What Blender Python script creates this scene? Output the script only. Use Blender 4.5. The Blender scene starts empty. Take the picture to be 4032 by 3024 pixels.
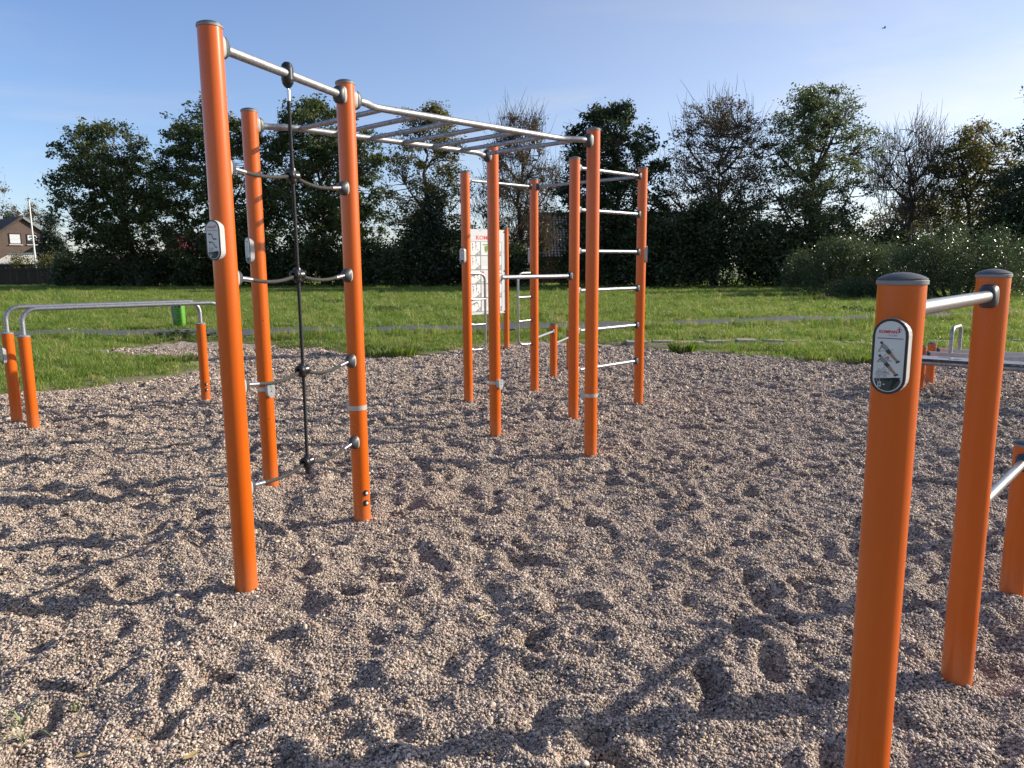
import bpy, bmesh, math, random
import numpy as np
from mathutils import Vector, Matrix, Quaternion

random.seed(7)
rng = np.random.default_rng(11)
scene = bpy.context.scene
COL = scene.collection

# ------------------------------------------------------------------ camera
FPX, PITCH, ROLL, CAMH = 2927.98, math.radians(8.977), math.radians(-0.40765), 1.5
PW, PH = 4032.0, 3024.0
_c, _s = math.cos(PITCH), math.sin(PITCH)
_cr, _sr = math.cos(ROLL), math.sin(ROLL)
_dn0 = Vector((0, -_s, -_c))
_fw = Vector((0, _c, -_s))
_rt = Vector((1, 0, 0)) * _cr - _dn0 * _sr
_dn = Vector((1, 0, 0)) * _sr + _dn0 * _cr
cam_d = bpy.data.cameras.new('camera')
cam = bpy.data.objects.new('camera', cam_d)
COL.objects.link(cam)
cam_d.sensor_width = 36.0
cam_d.sensor_fit = 'HORIZONTAL'
cam_d.lens = FPX / PW * 36.0
cam_d.clip_start = 0.05
cam_d.clip_end = 6000
cm = Matrix.Identity(4)
for i in range(3):
    cm[i][0] = _rt[i]; cm[i][1] = -_dn[i]; cm[i][2] = -_fw[i]
cm[2][3] = CAMH
cam.matrix_world = cm
scene.camera = cam
scene.render.resolution_x, scene.render.resolution_y = 1024, 768

# ------------------------------------------------------------------ world, sun, exposure
SUN_AZ, SUN_EL = math.radians(78.0), math.radians(24.0)      # azimuth clockwise from +Y
S = Vector((math.sin(SUN_AZ) * math.cos(SUN_EL), math.cos(SUN_AZ) * math.cos(SUN_EL), math.sin(SUN_EL)))
world = bpy.data.worlds.new('World')
scene.world = world
world.use_nodes = True
wn, wl = world.node_tree.nodes, world.node_tree.links
wn.clear()
w_out = wn.new('ShaderNodeOutputWorld')
w_bg = wn.new('ShaderNodeBackground')
w_bg.inputs['Strength'].default_value = 0.12
sky = wn.new('ShaderNodeTexSky')
sky.sky_type = 'NISHITA'
sky.sun_disc = False
sky.sun_elevation = SUN_EL
sky.sun_rotation = SUN_AZ
sky.altitude = 5
sky.air_density = 1.0
sky.dust_density = 0.5
sky.ozone_density = 4.0
# thin high cirrus, laid out over the whole sky by direction
w_tc = wn.new('ShaderNodeTexCoord')
w_sep = wn.new('ShaderNodeSeparateXYZ')
wl.new(w_tc.outputs['Generated'], w_sep.inputs[0])
w_z = wn.new('ShaderNodeMath'); w_z.operation = 'MAXIMUM'; w_z.inputs[1].default_value = 0.03
wl.new(w_sep.outputs['Z'], w_z.inputs[0])
w_za = wn.new('ShaderNodeMath'); w_za.operation = 'ADD'; w_za.inputs[1].default_value = 0.12
wl.new(w_z.outputs[0], w_za.inputs[0])
w_dx = wn.new('ShaderNodeMath'); w_dx.operation = 'DIVIDE'
w_dy = wn.new('ShaderNodeMath'); w_dy.operation = 'DIVIDE'
wl.new(w_sep.outputs['X'], w_dx.inputs[0]); wl.new(w_za.outputs[0], w_dx.inputs[1])
wl.new(w_sep.outputs['Y'], w_dy.inputs[0]); wl.new(w_za.outputs[0], w_dy.inputs[1])
w_cmb = wn.new('ShaderNodeCombineXYZ')
wl.new(w_dx.outputs[0], w_cmb.inputs[0]); wl.new(w_dy.outputs[0], w_cmb.inputs[1])
w_map = wn.new('ShaderNodeMapping')
w_map.inputs['Rotation'].default_value = (0, 0, math.radians(35))
w_map.inputs['Scale'].default_value = (0.75, 1.05, 1.0)
w_map.inputs['Location'].default_value = (2.3, 0.4, 0.0)
wl.new(w_cmb.outputs[0], w_map.inputs[0])
w_n = wn.new('ShaderNodeTexNoise')
w_n.inputs['Scale'].default_value = 0.9; w_n.inputs['Detail'].default_value = 9
w_n.inputs['Roughness'].default_value = 0.55; w_n.inputs['Distortion'].default_value = 0.55
wl.new(w_map.outputs[0], w_n.inputs['Vector'])
w_r = wn.new('ShaderNodeValToRGB')
w_r.color_ramp.elements[0].position = 0.52; w_r.color_ramp.elements[0].color = (0.0, 0.0, 0.0, 1)
w_r.color_ramp.elements[1].position = 0.80; w_r.color_ramp.elements[1].color = (0.45, 0.45, 0.45, 1)
wl.new(w_n.outputs[0], w_r.inputs[0])
# cloud brightness follows the sky's own brightness there, only whiter
w_bw = wn.new('ShaderNodeRGBToBW'); wl.new(sky.outputs[0], w_bw.inputs[0])
w_cb = wn.new('ShaderNodeMath'); w_cb.operation = 'MULTIPLY_ADD'
w_cb.inputs[1].default_value = 0.92; w_cb.inputs[2].default_value = 1.5
wl.new(w_bw.outputs[0], w_cb.inputs[0])
w_mix = wn.new('ShaderNodeMix'); w_mix.data_type = 'RGBA'
w_v = wn.new('ShaderNodeMapRange'); w_v.inputs[1].default_value = -0.45; w_v.inputs[2].default_value = 0.75
w_v.inputs[3].default_value = 0.0; w_v.inputs[4].default_value = 0.50
wl.new(w_sep.outputs['X'], w_v.inputs[0])
w_n2 = wn.new('ShaderNodeTexNoise'); w_n2.inputs['Scale'].default_value = 1.3; w_n2.inputs['Detail'].default_value = 6; w_n2.inputs['Roughness'].default_value = .5
wl.new(w_map.outputs[0], w_n2.inputs['Vector'])
w_vm = wn.new('ShaderNodeMath'); w_vm.operation = 'MULTIPLY_ADD'; w_vm.inputs[1].default_value = 0.8; w_vm.inputs[2].default_value = 0.55
wl.new(w_n2.outputs[0], w_vm.inputs[0])
w_vv = wn.new('ShaderNodeMath'); w_vv.operation = 'MULTIPLY'; wl.new(w_v.outputs[0], w_vv.inputs[0]); wl.new(w_vm.outputs[0], w_vv.inputs[1])
w_mx = wn.new('ShaderNodeMath'); w_mx.operation = 'ADD'; w_mx.use_clamp = True
wl.new(w_vv.outputs[0], w_mx.inputs[0]); wl.new(w_r.outputs[0], w_mx.inputs[1])
wl.new(w_mx.outputs[0], w_mix.inputs[0])
w_t = wn.new('ShaderNodeMix'); w_t.data_type = 'RGBA'; w_t.blend_type = 'MULTIPLY'; w_t.inputs[0].default_value = 1.0
wl.new(sky.outputs[0], w_t.inputs[6]); w_t.inputs[7].default_value = (1.03, .96, 1.04, 1)
wl.new(w_t.outputs[2], w_mix.inputs[6]); wl.new(w_cb.outputs[0], w_mix.inputs[7])
wl.new(w_mix.outputs[2], w_bg.inputs['Color'])
wl.new(w_bg.outputs[0], w_out.inputs['Surface'])

sun_d = bpy.data.lights.new('sun', 'SUN')
sun_d.energy = 5.0
sun_d.angle = math.radians(0.53)
sun_d.color = (1.0, 0.90, 0.76)
sun = bpy.data.objects.new('sun', sun_d)
COL.objects.link(sun)
sun.rotation_euler = S.to_track_quat('Z', 'Y').to_euler()
sun.location = (30, 6, 20)

vs = scene.view_settings
vs.view_transform = 'Standard'
vs.look = 'None'
vs.exposure = 0.62
vs.gamma = 1.0
scene.render.engine = 'CYCLES'
scene.cycles.max_bounces = 6; scene.cycles.diffuse_bounces = 3; scene.cycles.glossy_bounces = 3; scene.cycles.transmission_bounces = 4

# ------------------------------------------------------------------ helpers
def ray(px, py):
    return _fw + _rt * ((px - PW / 2) / FPX) + _dn * ((py - PH / 2) / FPX)
def gnd(px, py, z=0.0):
    d = ray(px, py); t = (z - CAMH) / d.z
    return Vector((0, 0, CAMH)) + d * t
def at_depth(px, py, Y):
    d = ray(px, py)
    return Vector((0, 0, CAMH)) + d * (Y / d.y)

MATS = {}
def new_mat(name):
    m = bpy.data.materials.new(name); m.use_nodes = True
    nt = m.node_tree
    b = nt.nodes.get('Principled BSDF')
    MATS[name] = m
    return m, nt, b
def set_in(b, **kw):
    for k, v in kw.items():
        k = k.replace('_', ' ')
        if k in b.inputs:
            if isinstance(v, tuple) and len(v) == 3: v = (*v, 1)
            b.inputs[k].default_value = v
def noise(nt, scale, detail=4, rough=.55, coord='Object', dist=0.0, vec=None, stretch=None):
    n = nt.nodes.new('ShaderNodeTexNoise')
    n.inputs['Scale'].default_value = scale; n.inputs['Detail'].default_value = detail
    n.inputs['Roughness'].default_value = rough; n.inputs['Distortion'].default_value = dist
    if vec is None:
        tc = nt.nodes.new('ShaderNodeTexCoord'); vec = tc.outputs[coord]
    if stretch:
        mp = nt.nodes.new('ShaderNodeMapping'); mp.inputs['Scale'].default_value = stretch
        nt.links.new(vec, mp.inputs[0]); vec = mp.outputs[0]
    nt.links.new(vec, n.inputs['Vector'])
    return n
def ramp(nt, src, stops):
    r = nt.nodes.new('ShaderNodeValToRGB')
    e = r.color_ramp.elements
    while len(e) < len(stops): e.new(0.5)
    for el, (p, c) in zip(e, stops):
        el.position = p; el.color = (*c, 1) if len(c) == 3 else c
    nt.links.new(src, r.inputs[0])
    return r
def bump(nt, b, src, strength, dist=0.01):
    bp = nt.nodes.new('ShaderNodeBump')
    bp.inputs['Strength'].default_value = strength; bp.inputs['Distance'].default_value = dist
    nt.links.new(src, bp.inputs['Height']); nt.links.new(bp.outputs[0], b.inputs['Normal'])
    return bp

def paint_mat(name, col, rough=.4, var=.12, nscale=6, bumpy=0.0, metallic=0.0, coat=0.0, detail=5):
    m, nt, b = new_mat(name)
    n = noise(nt, nscale, detail)
    lo = tuple(c * (1 - var) for c in col); hi = tuple(min(1, c * (1 + var)) for c in col)
    r = ramp(nt, n.outputs[0], [(.3, lo), (.7, hi)])
    nt.links.new(r.outputs[0], b.inputs['Base Color'])
    set_in(b, Roughness=rough, Metallic=metallic, Coat_Weight=coat, Coat_Roughness=.15)
    if bumpy:
        n2 = noise(nt, nscale * 25, 3); bump(nt, b, n2.outputs[0], bumpy, .002)
    return m

# orange powder-coated steel: gentle fade, fine vertical scuffs, a little dust
m, nt, b = new_mat('orange_powder_coat')
n1 = noise(nt, 3.0, 5, .6, stretch=(1, 1, .25))
n2 = noise(nt, 55, 4, .6, stretch=(1, 1, .08))
r1 = ramp(nt, n1.outputs[0], [(.3, (.52, .092, .003)), (.7, (.60, .110, .004))])
r2 = ramp(nt, n2.outputs[0], [(.62, (0, 0, 0)), (.85, (.14, .14, .14))])
mx = nt.nodes.new('ShaderNodeMix'); mx.data_type = 'RGBA'
nt.links.new(r2.outputs[0], mx.inputs[0]); nt.links.new(r1.outputs[0], mx.inputs[6])
mx.inputs[7].default_value = (.56, .13, .02, 1)
# dust splashed up from the gravel, only on the lowest hand's breadth
tc = nt.nodes.new('ShaderNodeNewGeometry'); sp = nt.nodes.new('ShaderNodeSeparateXYZ')
nt.links.new(tc.outputs['Position'], sp.inputs[0])
mr = nt.nodes.new('ShaderNodeMapRange'); mr.inputs[1].default_value = 0.0; mr.inputs[2].default_value = 0.22
mr.inputs[3].default_value = .55; mr.inputs[4].default_value = 0.0
nt.links.new(sp.outputs[2], mr.inputs[0])
nd = noise(nt, 70, 4, .7)
ml = nt.nodes.new('ShaderNodeMath'); ml.operation = 'MULTIPLY'
nt.links.new(mr.outputs[0], ml.inputs[0]); nt.links.new(nd.outputs[0], ml.inputs[1])
mx2 = nt.nodes.new('ShaderNodeMix'); mx2.data_type = 'RGBA'
nt.links.new(ml.outputs[0], mx2.inputs[0]); nt.links.new(mx.outputs[2], mx2.inputs[6])
mx2.inputs[7].default_value = (.46, .22, .12, 1)
nt.links.new(mx2.outputs[2], b.inputs['Base Color'])
rr = ramp(nt, n1.outputs[0], [(.3, (.20, .20, .20)), (.75, (.32, .32, .32))])
nt.links.new(rr.outputs[0], b.inputs['Roughness'])
n3 = noise(nt, 420, 2); bump(nt, b, n3.outputs[0], .05, .0006)
set_in(b, Coat_Weight=.05, Coat_Roughness=.2)

# hot-dip galvanised tube: spangle, dull zinc
m, nt, b = new_mat('galvanised_steel')
v = nt.nodes.new('ShaderNodeTexVoronoi'); v.inputs['Scale'].default_value = 85
tcn = nt.nodes.new('ShaderNodeTexCoord'); nt.links.new(tcn.outputs['Object'], v.inputs['Vector'])
n1 = noise(nt, 22, 6, .65)
mm = nt.nodes.new('ShaderNodeMix'); mm.data_type = 'RGBA'; mm.inputs[0].default_value = .55
nt.links.new(v.outputs['Color'], mm.inputs[6]); nt.links.new(n1.outputs[0], mm.inputs[7])
bw = nt.nodes.new('ShaderNodeRGBToBW'); nt.links.new(mm.outputs[2], bw.inputs[0])
r1 = ramp(nt, bw.outputs[0], [(.25, (.20, .21, .225)), (.5, (.32, .33, .345)), (.8, (.46, .47, .48))])
nt.links.new(r1.outputs[0], b.inputs['Base Color'])
r2 = ramp(nt, bw.outputs[0], [(.2, (.58, .58, .58)), (.8, (.42, .42, .42))])
nt.links.new(r2.outputs[0], b.inputs['Roughness'])
set_in(b, Metallic=.85)
bump(nt, b, n1.outputs[0], .15, .002)

m, nt, b = new_mat('worn_steel')
n1 = noise(nt, 30, 6, .7, stretch=(1, 1, 1))
r1 = ramp(nt, n1.outputs[0], [(.3, (.22, .22, .23)), (.55, (.38, .38, .38)), (.75, (.56, .55, .53))])
nt.links.new(r1.outputs[0], b.inputs['Base Color'])
r2 = ramp(nt, n1.outputs[0], [(.3, (.42, .42, .42)), (.7, (.22, .22, .22))])
nt.links.new(r2.outputs[0], b.inputs['Roughness'])
set_in(b, Metallic=.9); bump(nt, b, n1.outputs[0], .1, .002)

paint_mat('dark_cap_plastic', (.055, .062, .068), .5, .15, 20, .15)
paint_mat('grey_cap_ring', (.20, .215, .22), .5, .12, 20, .1)
paint_mat('socket_dark', (.042, .047, .052), .45, .2, 30, .15)
paint_mat('socket_light', (.33, .325, .31), .45, .12, 30, .1)
paint_mat('aluminium_cast', (.38, .39, .39), .42, .15, 40, .2, metallic=.5)
paint_mat('band_steel', (.45, .43, .40), .45, .12, 40, .1, metallic=.4)
paint_mat('ferrule_metal', (.70, .70, .70), .28, .08, 60, 0, metallic=1.0)
paint_mat('rope_black', (.012, .0125, .013), .75, .35, 90, .3)
paint_mat('rope_grey', (.038, .037, .032), .8, .3, 90, .3)
paint_mat('rubber_black', (.012, .012, .013), .3, .2, 30)
paint_mat('plaque_side', (.40, .40, .39), .4, .08, 30)
paint_mat('plaque_rim', (.012, .013, .018), .35, .1, 30)
paint_mat('plaque_face', (.55, .58, .56), .3, .04, 12)
paint_mat('print_red', (.48, .02, .035), .4, .05)
paint_mat('print_dark', (.02, .024, .03), .4, .05)
paint_mat('print_green', (.020, .032, .028), .4, .1)
paint_mat('print_grey', (.22, .23, .23), .4, .05)
paint_mat('print_light_grey', (.40, .41, .41), .4, .05)
paint_mat('print_skin', (.30, .17, .12), .4, .1)
paint_mat('print_white', (.62, .64, .63), .4, .03)
paint_mat('print_yellow', (.65, .50, .05), .4, .05)
paint_mat('print_shield_green', (.06, .30, .08), .4, .05)
paint_mat('print_blue', (.03, .10, .35), .4, .05)
paint_mat('print_board_red', (.62, .05, .04), .4, .05)
paint_mat('board_white', (.55, .565, .565), .30, .04, 8)
paint_mat('turquoise_tag', (.05, .38, .40), .5, .05)
paint_mat('bolt_white', (.62, .60, .55), .4, .1)
paint_mat('bin_green', (.10, .30, .035), .35, .12, 9, .1)
paint_mat('bin_print', (.02, .06, .02), .4, .1)
paint_mat('bin_pole', (.20, .21, .23), .4, .2, 30, .1, metallic=.6)
paint_mat('bench_plate', (.46, .47, .49), .3, .12, 14, .1, metallic=.75)
paint_mat('bench_edge', (.02, .021, .023), .5, .15)
paint_mat('flag_white', (.72, .72, .68), .4, .1, 3)
paint_mat('fence_wood', (.034, .026, .020), .85, .45, 5, .3)
paint_mat('white_frame', (.70, .70, .68), .4, .06, 4)
paint_mat('dark_frame', (.02, .02, .022), .4, .1, 4)
paint_mat('blind', (.62, .64, .66), .6, .06, 4)
paint_mat('straw', (.62, .50, .28), .7, .15, 30)
paint_mat('dry_leaf', (.46, .33, .13), .7, .25, 60)
paint_mat('stick_brown', (.20, .14, .09), .8, .25, 60)
paint_mat('bird_dark', (.02, .02, .022), .8, .2)
paint_mat('asphalt', (.070, .071, .075), .9, .25, 14, .5)
paint_mat('paving', (.26, .235, .20), .9, .25, 9, .4)
paint_mat('shed_roof_light', (.58, .57, .52), .45, .15, 3)
paint_mat('shed_dark', (.03, .03, .03), .7, .25, 3)
paint_mat('metal_dish', (.55, .56, .58), .4, .1, 3)
paint_mat('red_tile', (.21, .045, .040), .55, .30, 2.5, .2)
paint_mat('dark_tile', (.055, .052, .052), .38, .30, 2.0, .2)
paint_mat('brown_tile', (.045, .034, .030), .7, .30, 2.0, .2)
m, nt, b = new_mat('window_glass')
set_in(b, Base_Color=(.03, .035, .04), Roughness=.05, Metallic=0.0)
n = noise(nt, 1.2, 2); r = ramp(nt, n.outputs[0], [(.3, (.02, .022, .026)), (.7, (.05, .055, .06))])
nt.links.new(r.outputs[0], b.inputs['Base Color'])

def brick_mat(name, c1, c2, mortar):
    m, nt, b = new_mat(name)
    br = nt.nodes.new('ShaderNodeTexBrick')
    tcn = nt.nodes.new('ShaderNodeTexCoord'); mp = nt.nodes.new('ShaderNodeMapping')
    mp.inputs['Rotation'].default_value = (math.radians(90), 0, 0)
    nt.links.new(tcn.outputs['Object'], mp.inputs[0]); nt.links.new(mp.outputs[0], br.inputs['Vector'])
    br.inputs['Scale'].default_value = 1.0; br.inputs['Brick Width'].default_value = .22
    br.inputs['Row Height'].default_value = .065; br.inputs['Mortar Size'].default_value = .008
    br.inputs['Color1'].default_value = (*c1, 1); br.inputs['Color2'].default_value = (*c2, 1)
    br.inputs['Mortar'].default_value = (*mortar, 1)
    n = noise(nt, .9, 5)
    mx = nt.nodes.new('ShaderNodeMix'); mx.data_type = 'RGBA'; mx.blend_type = 'MULTIPLY'
    mx.inputs[0].default_value = .5
    r = ramp(nt, n.outputs[0], [(.3, (.7, .7, .7)), (.7, (1.15, 1.1, 1.05))])
    nt.links.new(br.outputs[0], mx.inputs[6]); nt.links.new(r.outputs[0], mx.inputs[7])
    nt.links.new(mx.outputs[2], b.inputs['Base Color'])
    set_in(b, Roughness=.9)
    return m
brick_mat('brick_brown', (.115, .070, .055), (.085, .052, .042), (.13, .11, .095))
brick_mat('brick_red', (.20, .09, .065), (.15, .07, .05), (.22, .19, .17))

# ---- foliage: leaf colour from a per-leaf tint attribute, light passes through the leaves
def leaf_mat(name, cols, trans=.30, rough=.55):
    m, nt, b = new_mat(name)
    at = nt.nodes.new('ShaderNodeAttribute'); at.attribute_name = 'tint'
    n = len(cols)
    r = ramp(nt, at.outputs['Fac'], [(i / (n - 1), c) for i, c in enumerate(cols)])
    nt.links.new(r.outputs[0], b.inputs['Base Color'])
    set_in(b, Roughness=rough)
    tr = nt.nodes.new('ShaderNodeBsdfTranslucent')
    hs = nt.nodes.new('ShaderNodeHueSaturation'); hs.inputs['Saturation'].default_value = 1.15
    hs.inputs['Value'].default_value = 1.5
    nt.links.new(r.outputs[0], hs.inputs['Color']); nt.links.new(hs.outputs[0], tr.inputs['Color'])
    mix = nt.nodes.new('ShaderNodeMixShader'); mix.inputs[0].default_value = trans
    out = nt.nodes['Material Output']
    nt.links.new(b.outputs[0], mix.inputs[1]); nt.links.new(tr.outputs[0], mix.inputs[2])
    nt.links.new(mix.outputs[0], out.inputs['Surface'])
    return m
leaf_mat('leaf_oak', [(.026, .046, .013), (.045, .072, .020), (.070, .092, .026), (.11, .11, .028)])
leaf_mat('leaf_dark', [(.018, .032, .012), (.030, .050, .018), (.042, .060, .020)], .22)
leaf_mat('leaf_yellowing', [(.060, .075, .020), (.105, .110, .028), (.16, .135, .038), (.17, .105, .036)], .35)
leaf_mat('leaf_copper', [(.055, .050, .026), (.090, .072, .038), (.12, .080, .046), (.075, .085, .036)], .30)
leaf_mat('leaf_willow', [(.055, .080, .032), (.085, .115, .045), (.12, .145, .062), (.17, .18, .09)], .35, .38)
leaf_mat('leaf_shrub', [(.030, .048, .020), (.050, .074, .028), (.075, .098, .040), (.12, .13, .06)], .30, .30)
leaf_mat('leaf_hedge', [(.028, .046, .016), (.046, .070, .024), (.075, .075, .028)], .28)
leaf_mat('leaf_birch', [(.09, .07, .035), (.13, .095, .045), (.11, .10, .05)], .35)
leaf_mat('leaf_conifer', [(.014, .028, .016), (.022, .040, .022), (.03, .05, .026)], .1)
leaf_mat('leaf_garden', [(.06, .075, .02), (.12, .11, .03), (.16, .13, .05)], .35)
paint_mat('bark', (.060, .048, .038), .95, .35, 7, .5)
paint_mat('twig_grey', (.105, .085, .070), .9, .25, 5)

class MB:
    """collects polygons for ONE mesh object"""
    def __init__(s): s.v = []; s.f = []; s.m = []; s.sm = []
    def add(s, verts, faces, mat=0, smooth=False):
        o = len(s.v); s.v.extend([tuple(p) for p in verts])
        for f in faces:
            s.f.append(tuple(i + o for i in f)); s.m.append(mat); s.sm.append(smooth)
    def box(s, c, size, M=None, mat=0, taper=None):
        hx, hy, hz = size[0] / 2, size[1] / 2, size[2] / 2
        vs = []
        for z in (-1, 1):
            k = 1 if (taper is None or z < 0) else taper
            for x, y in ((-1, -1), (1, -1), (1, 1), (-1, 1)):
                p = Vector((x * hx * k, y * hy * k, z * hz))
                if M is not None: p = M @ p
                vs.append(p + Vector(c))
        s.add(vs, [(3, 2, 1, 0), (4, 5, 6, 7), (0, 1, 5, 4), (1, 2, 6, 5), (2, 3, 7, 6), (3, 0, 4, 7)], mat)
    def tube(s, path, rad, sides=12, mat=0, caps=True, smooth=True, squash=None):
        P = [Vector(p) for p in path]; n = len(P)
        R = rad if isinstance(rad, (list, tuple, np.ndarray)) else [rad] * n
        T = []
        for i in range(n):
            t = (P[min(i + 1, n - 1)] - P[max(i - 1, 0)])
            T.append(t.normalized() if t.length > 1e-9 else Vector((0, 0, 1)))
        u = T[0].cross(Vector((0, 0, 1)))
        if u.length < .05: u = T[0].cross(Vector((1, 0, 0)))
        u.normalize()
        vs = []
        for i in range(n):
            u = (u - T[i] * u.dot(T[i])).normalized(); w = T[i].cross(u)
            for k in range(sides):
                a = 2 * math.pi * k / sides
                vs.append(P[i] + (u * math.cos(a) + w * math.sin(a)) * R[i])
        fs = []
        for i in range(n - 1):
            for k in range(sides):
                k2 = (k + 1) % sides
                fs.append((i * sides + k, (i + 1) * sides + k, (i + 1) * sides + k2, i * sides + k2))
        s.add(vs, fs, mat, smooth)
        if caps:
            s.add(vs[:sides], [tuple(range(sides))], mat)
            s.add(vs[-sides:], [tuple(reversed(range(sides)))], mat)
    def lathe(s, prof, origin=(0, 0, 0), axis=(0, 0, 1), sides=32, mat=0, smooth=True):
        """prof: list of (r, h, mat)"""
        a = Vector(axis).normalized()
        u = a.cross(Vector((0, 0, 1)))
        if u.length < .05: u = Vector((1, 0, 0))
        u.normalize(); w = a.cross(u); o = Vector(origin)
        vs = []
        for (r, h, *_) in prof:
            for k in range(sides):
                t = 2 * math.pi * k / sides
                vs.append(o + a * h + (u * math.cos(t) + w * math.sin(t)) * r)
        for i in range(len(prof) - 1):
            mt = prof[i + 1][2] if len(prof[i + 1]) > 2 else mat
            fs = [(i * sides + k, i * sides + (k + 1) % sides, (i + 1) * sides + (k + 1) % sides, (i + 1) * sides + k) for k in range(sides)]
            s.add_shared(vs, fs, mt, smooth)
    def add_shared(s, vs, fs, mat, smooth):
        idx = sorted({i for f in fs for i in f}); mp = {j: k for k, j in enumerate(idx)}
        s.add([vs[j] for j in idx], [tuple(mp[i] for i in f) for f in fs], mat, smooth)
    def prism(s, poly, O, U, V, N, d0, d1, mat=0, mat_side=None, back=True):
        """poly in (u,v); extruded along N from d0 to d1"""
        O, U, V, N = Vector(O), Vector(U), Vector(V), Vector(N)
        n = len(poly)
        a = [O + U * p[0] + V * p[1] + N * d0 for p in poly]; c = [O + U * p[0] + V * p[1] + N * d1 for p in poly]
        s.add(c, [tuple(range(n))], mat)
        if back: s.add(a, [tuple(reversed(range(n)))], mat)
        s.add(a + c, [(i, (i + 1) % n, n + (i + 1) % n, n + i) for i in range(n)], mat if mat_side is None else mat_side)
    def loft(s, rings, mat=0, smooth=True, cap0=False, cap1=False):
        n = len(rings[0]); vs = [p for r in rings for p in r]
        fs = [(i * n + k, i * n + (k + 1) % n, (i + 1) * n + (k + 1) % n, (i + 1) * n + k) for i in range(len(rings) - 1) for k in range(n)]
        s.add(vs, fs, mat, smooth)
        if cap0: s.add(rings[0], [tuple(reversed(range(n)))], mat)
        if cap1: s.add(rings[-1], [tuple(range(n))], mat)
    def build(s, name, mats, parent=None, origin=None):
        me = bpy.data.meshes.new(name)
        if origin is None: origin = ORG.get(parent, Vector((0, 0, 0)))
        me.from_pydata([(p[0] - origin[0], p[1] - origin[1], p[2] - origin[2]) for p in s.v], [], s.f)
        if isinstance(mats, str): mats = [mats]
        for m in mats: me.materials.append(MATS[m])
        me.polygons.foreach_set('material_index', s.m)
        me.polygons.foreach_set('use_smooth', s.sm)
        me.update()
        o = bpy.data.objects.new(name, me); COL.objects.link(o)
        if parent is not None:
            o.parent = parent; ORG[o] = Vector(origin)
        else:
            o.location = origin; ORG[o] = Vector(origin)
        return o
ORG = {}
def thing(name, label, cat, loc, group=None):
    o = bpy.data.objects.new(name, None); COL.objects.link(o)
    o.empty_display_size = .2
    o.location = loc; ORG[o] = Vector(loc)
    return tag(o, label, cat, group)
def tag(o, label, cat, group=None):
    o['label'] = label; o['category'] = cat
    if group: o['group'] = group
    return o
def kind(o, k):
    o['kind'] = k; return o

def np_mesh(name, V, F, mat, parent=None, smooth=False, tint=None, origin=(0, 0, 0)):
    """fast mesh from numpy arrays of verts and equal-size faces"""
    me = bpy.data.meshes.new(name)
    V = np.asarray(V, np.float32) - np.asarray(origin, np.float32); F = np.asarray(F, np.int32)
    k = F.shape[1]
    me.vertices.add(len(V)); me.vertices.foreach_set('co', V.ravel())
    me.loops.add(F.size); me.loops.foreach_set('vertex_index', F.ravel())
    me.polygons.add(len(F)); me.polygons.foreach_set('loop_start', np.arange(0, F.size, k, dtype=np.int32))
    me.polygons.foreach_set('use_smooth', np.full(len(F), smooth))
    me.update(calc_edges=True)
    if tint is not None:
        a = me.attributes.new('tint', 'FLOAT', 'FACE'); a.data.foreach_set('value', np.asarray(tint, np.float32))
    for mm_ in ([mat] if isinstance(mat, str) else mat): me.materials.append(MATS[mm_])
    o = bpy.data.objects.new(name, me); COL.objects.link(o)
    if parent is not None: o.parent = parent; ORG[o] = Vector(origin)
    else: o.location = origin; ORG[o] = Vector(origin)
    return o

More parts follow.
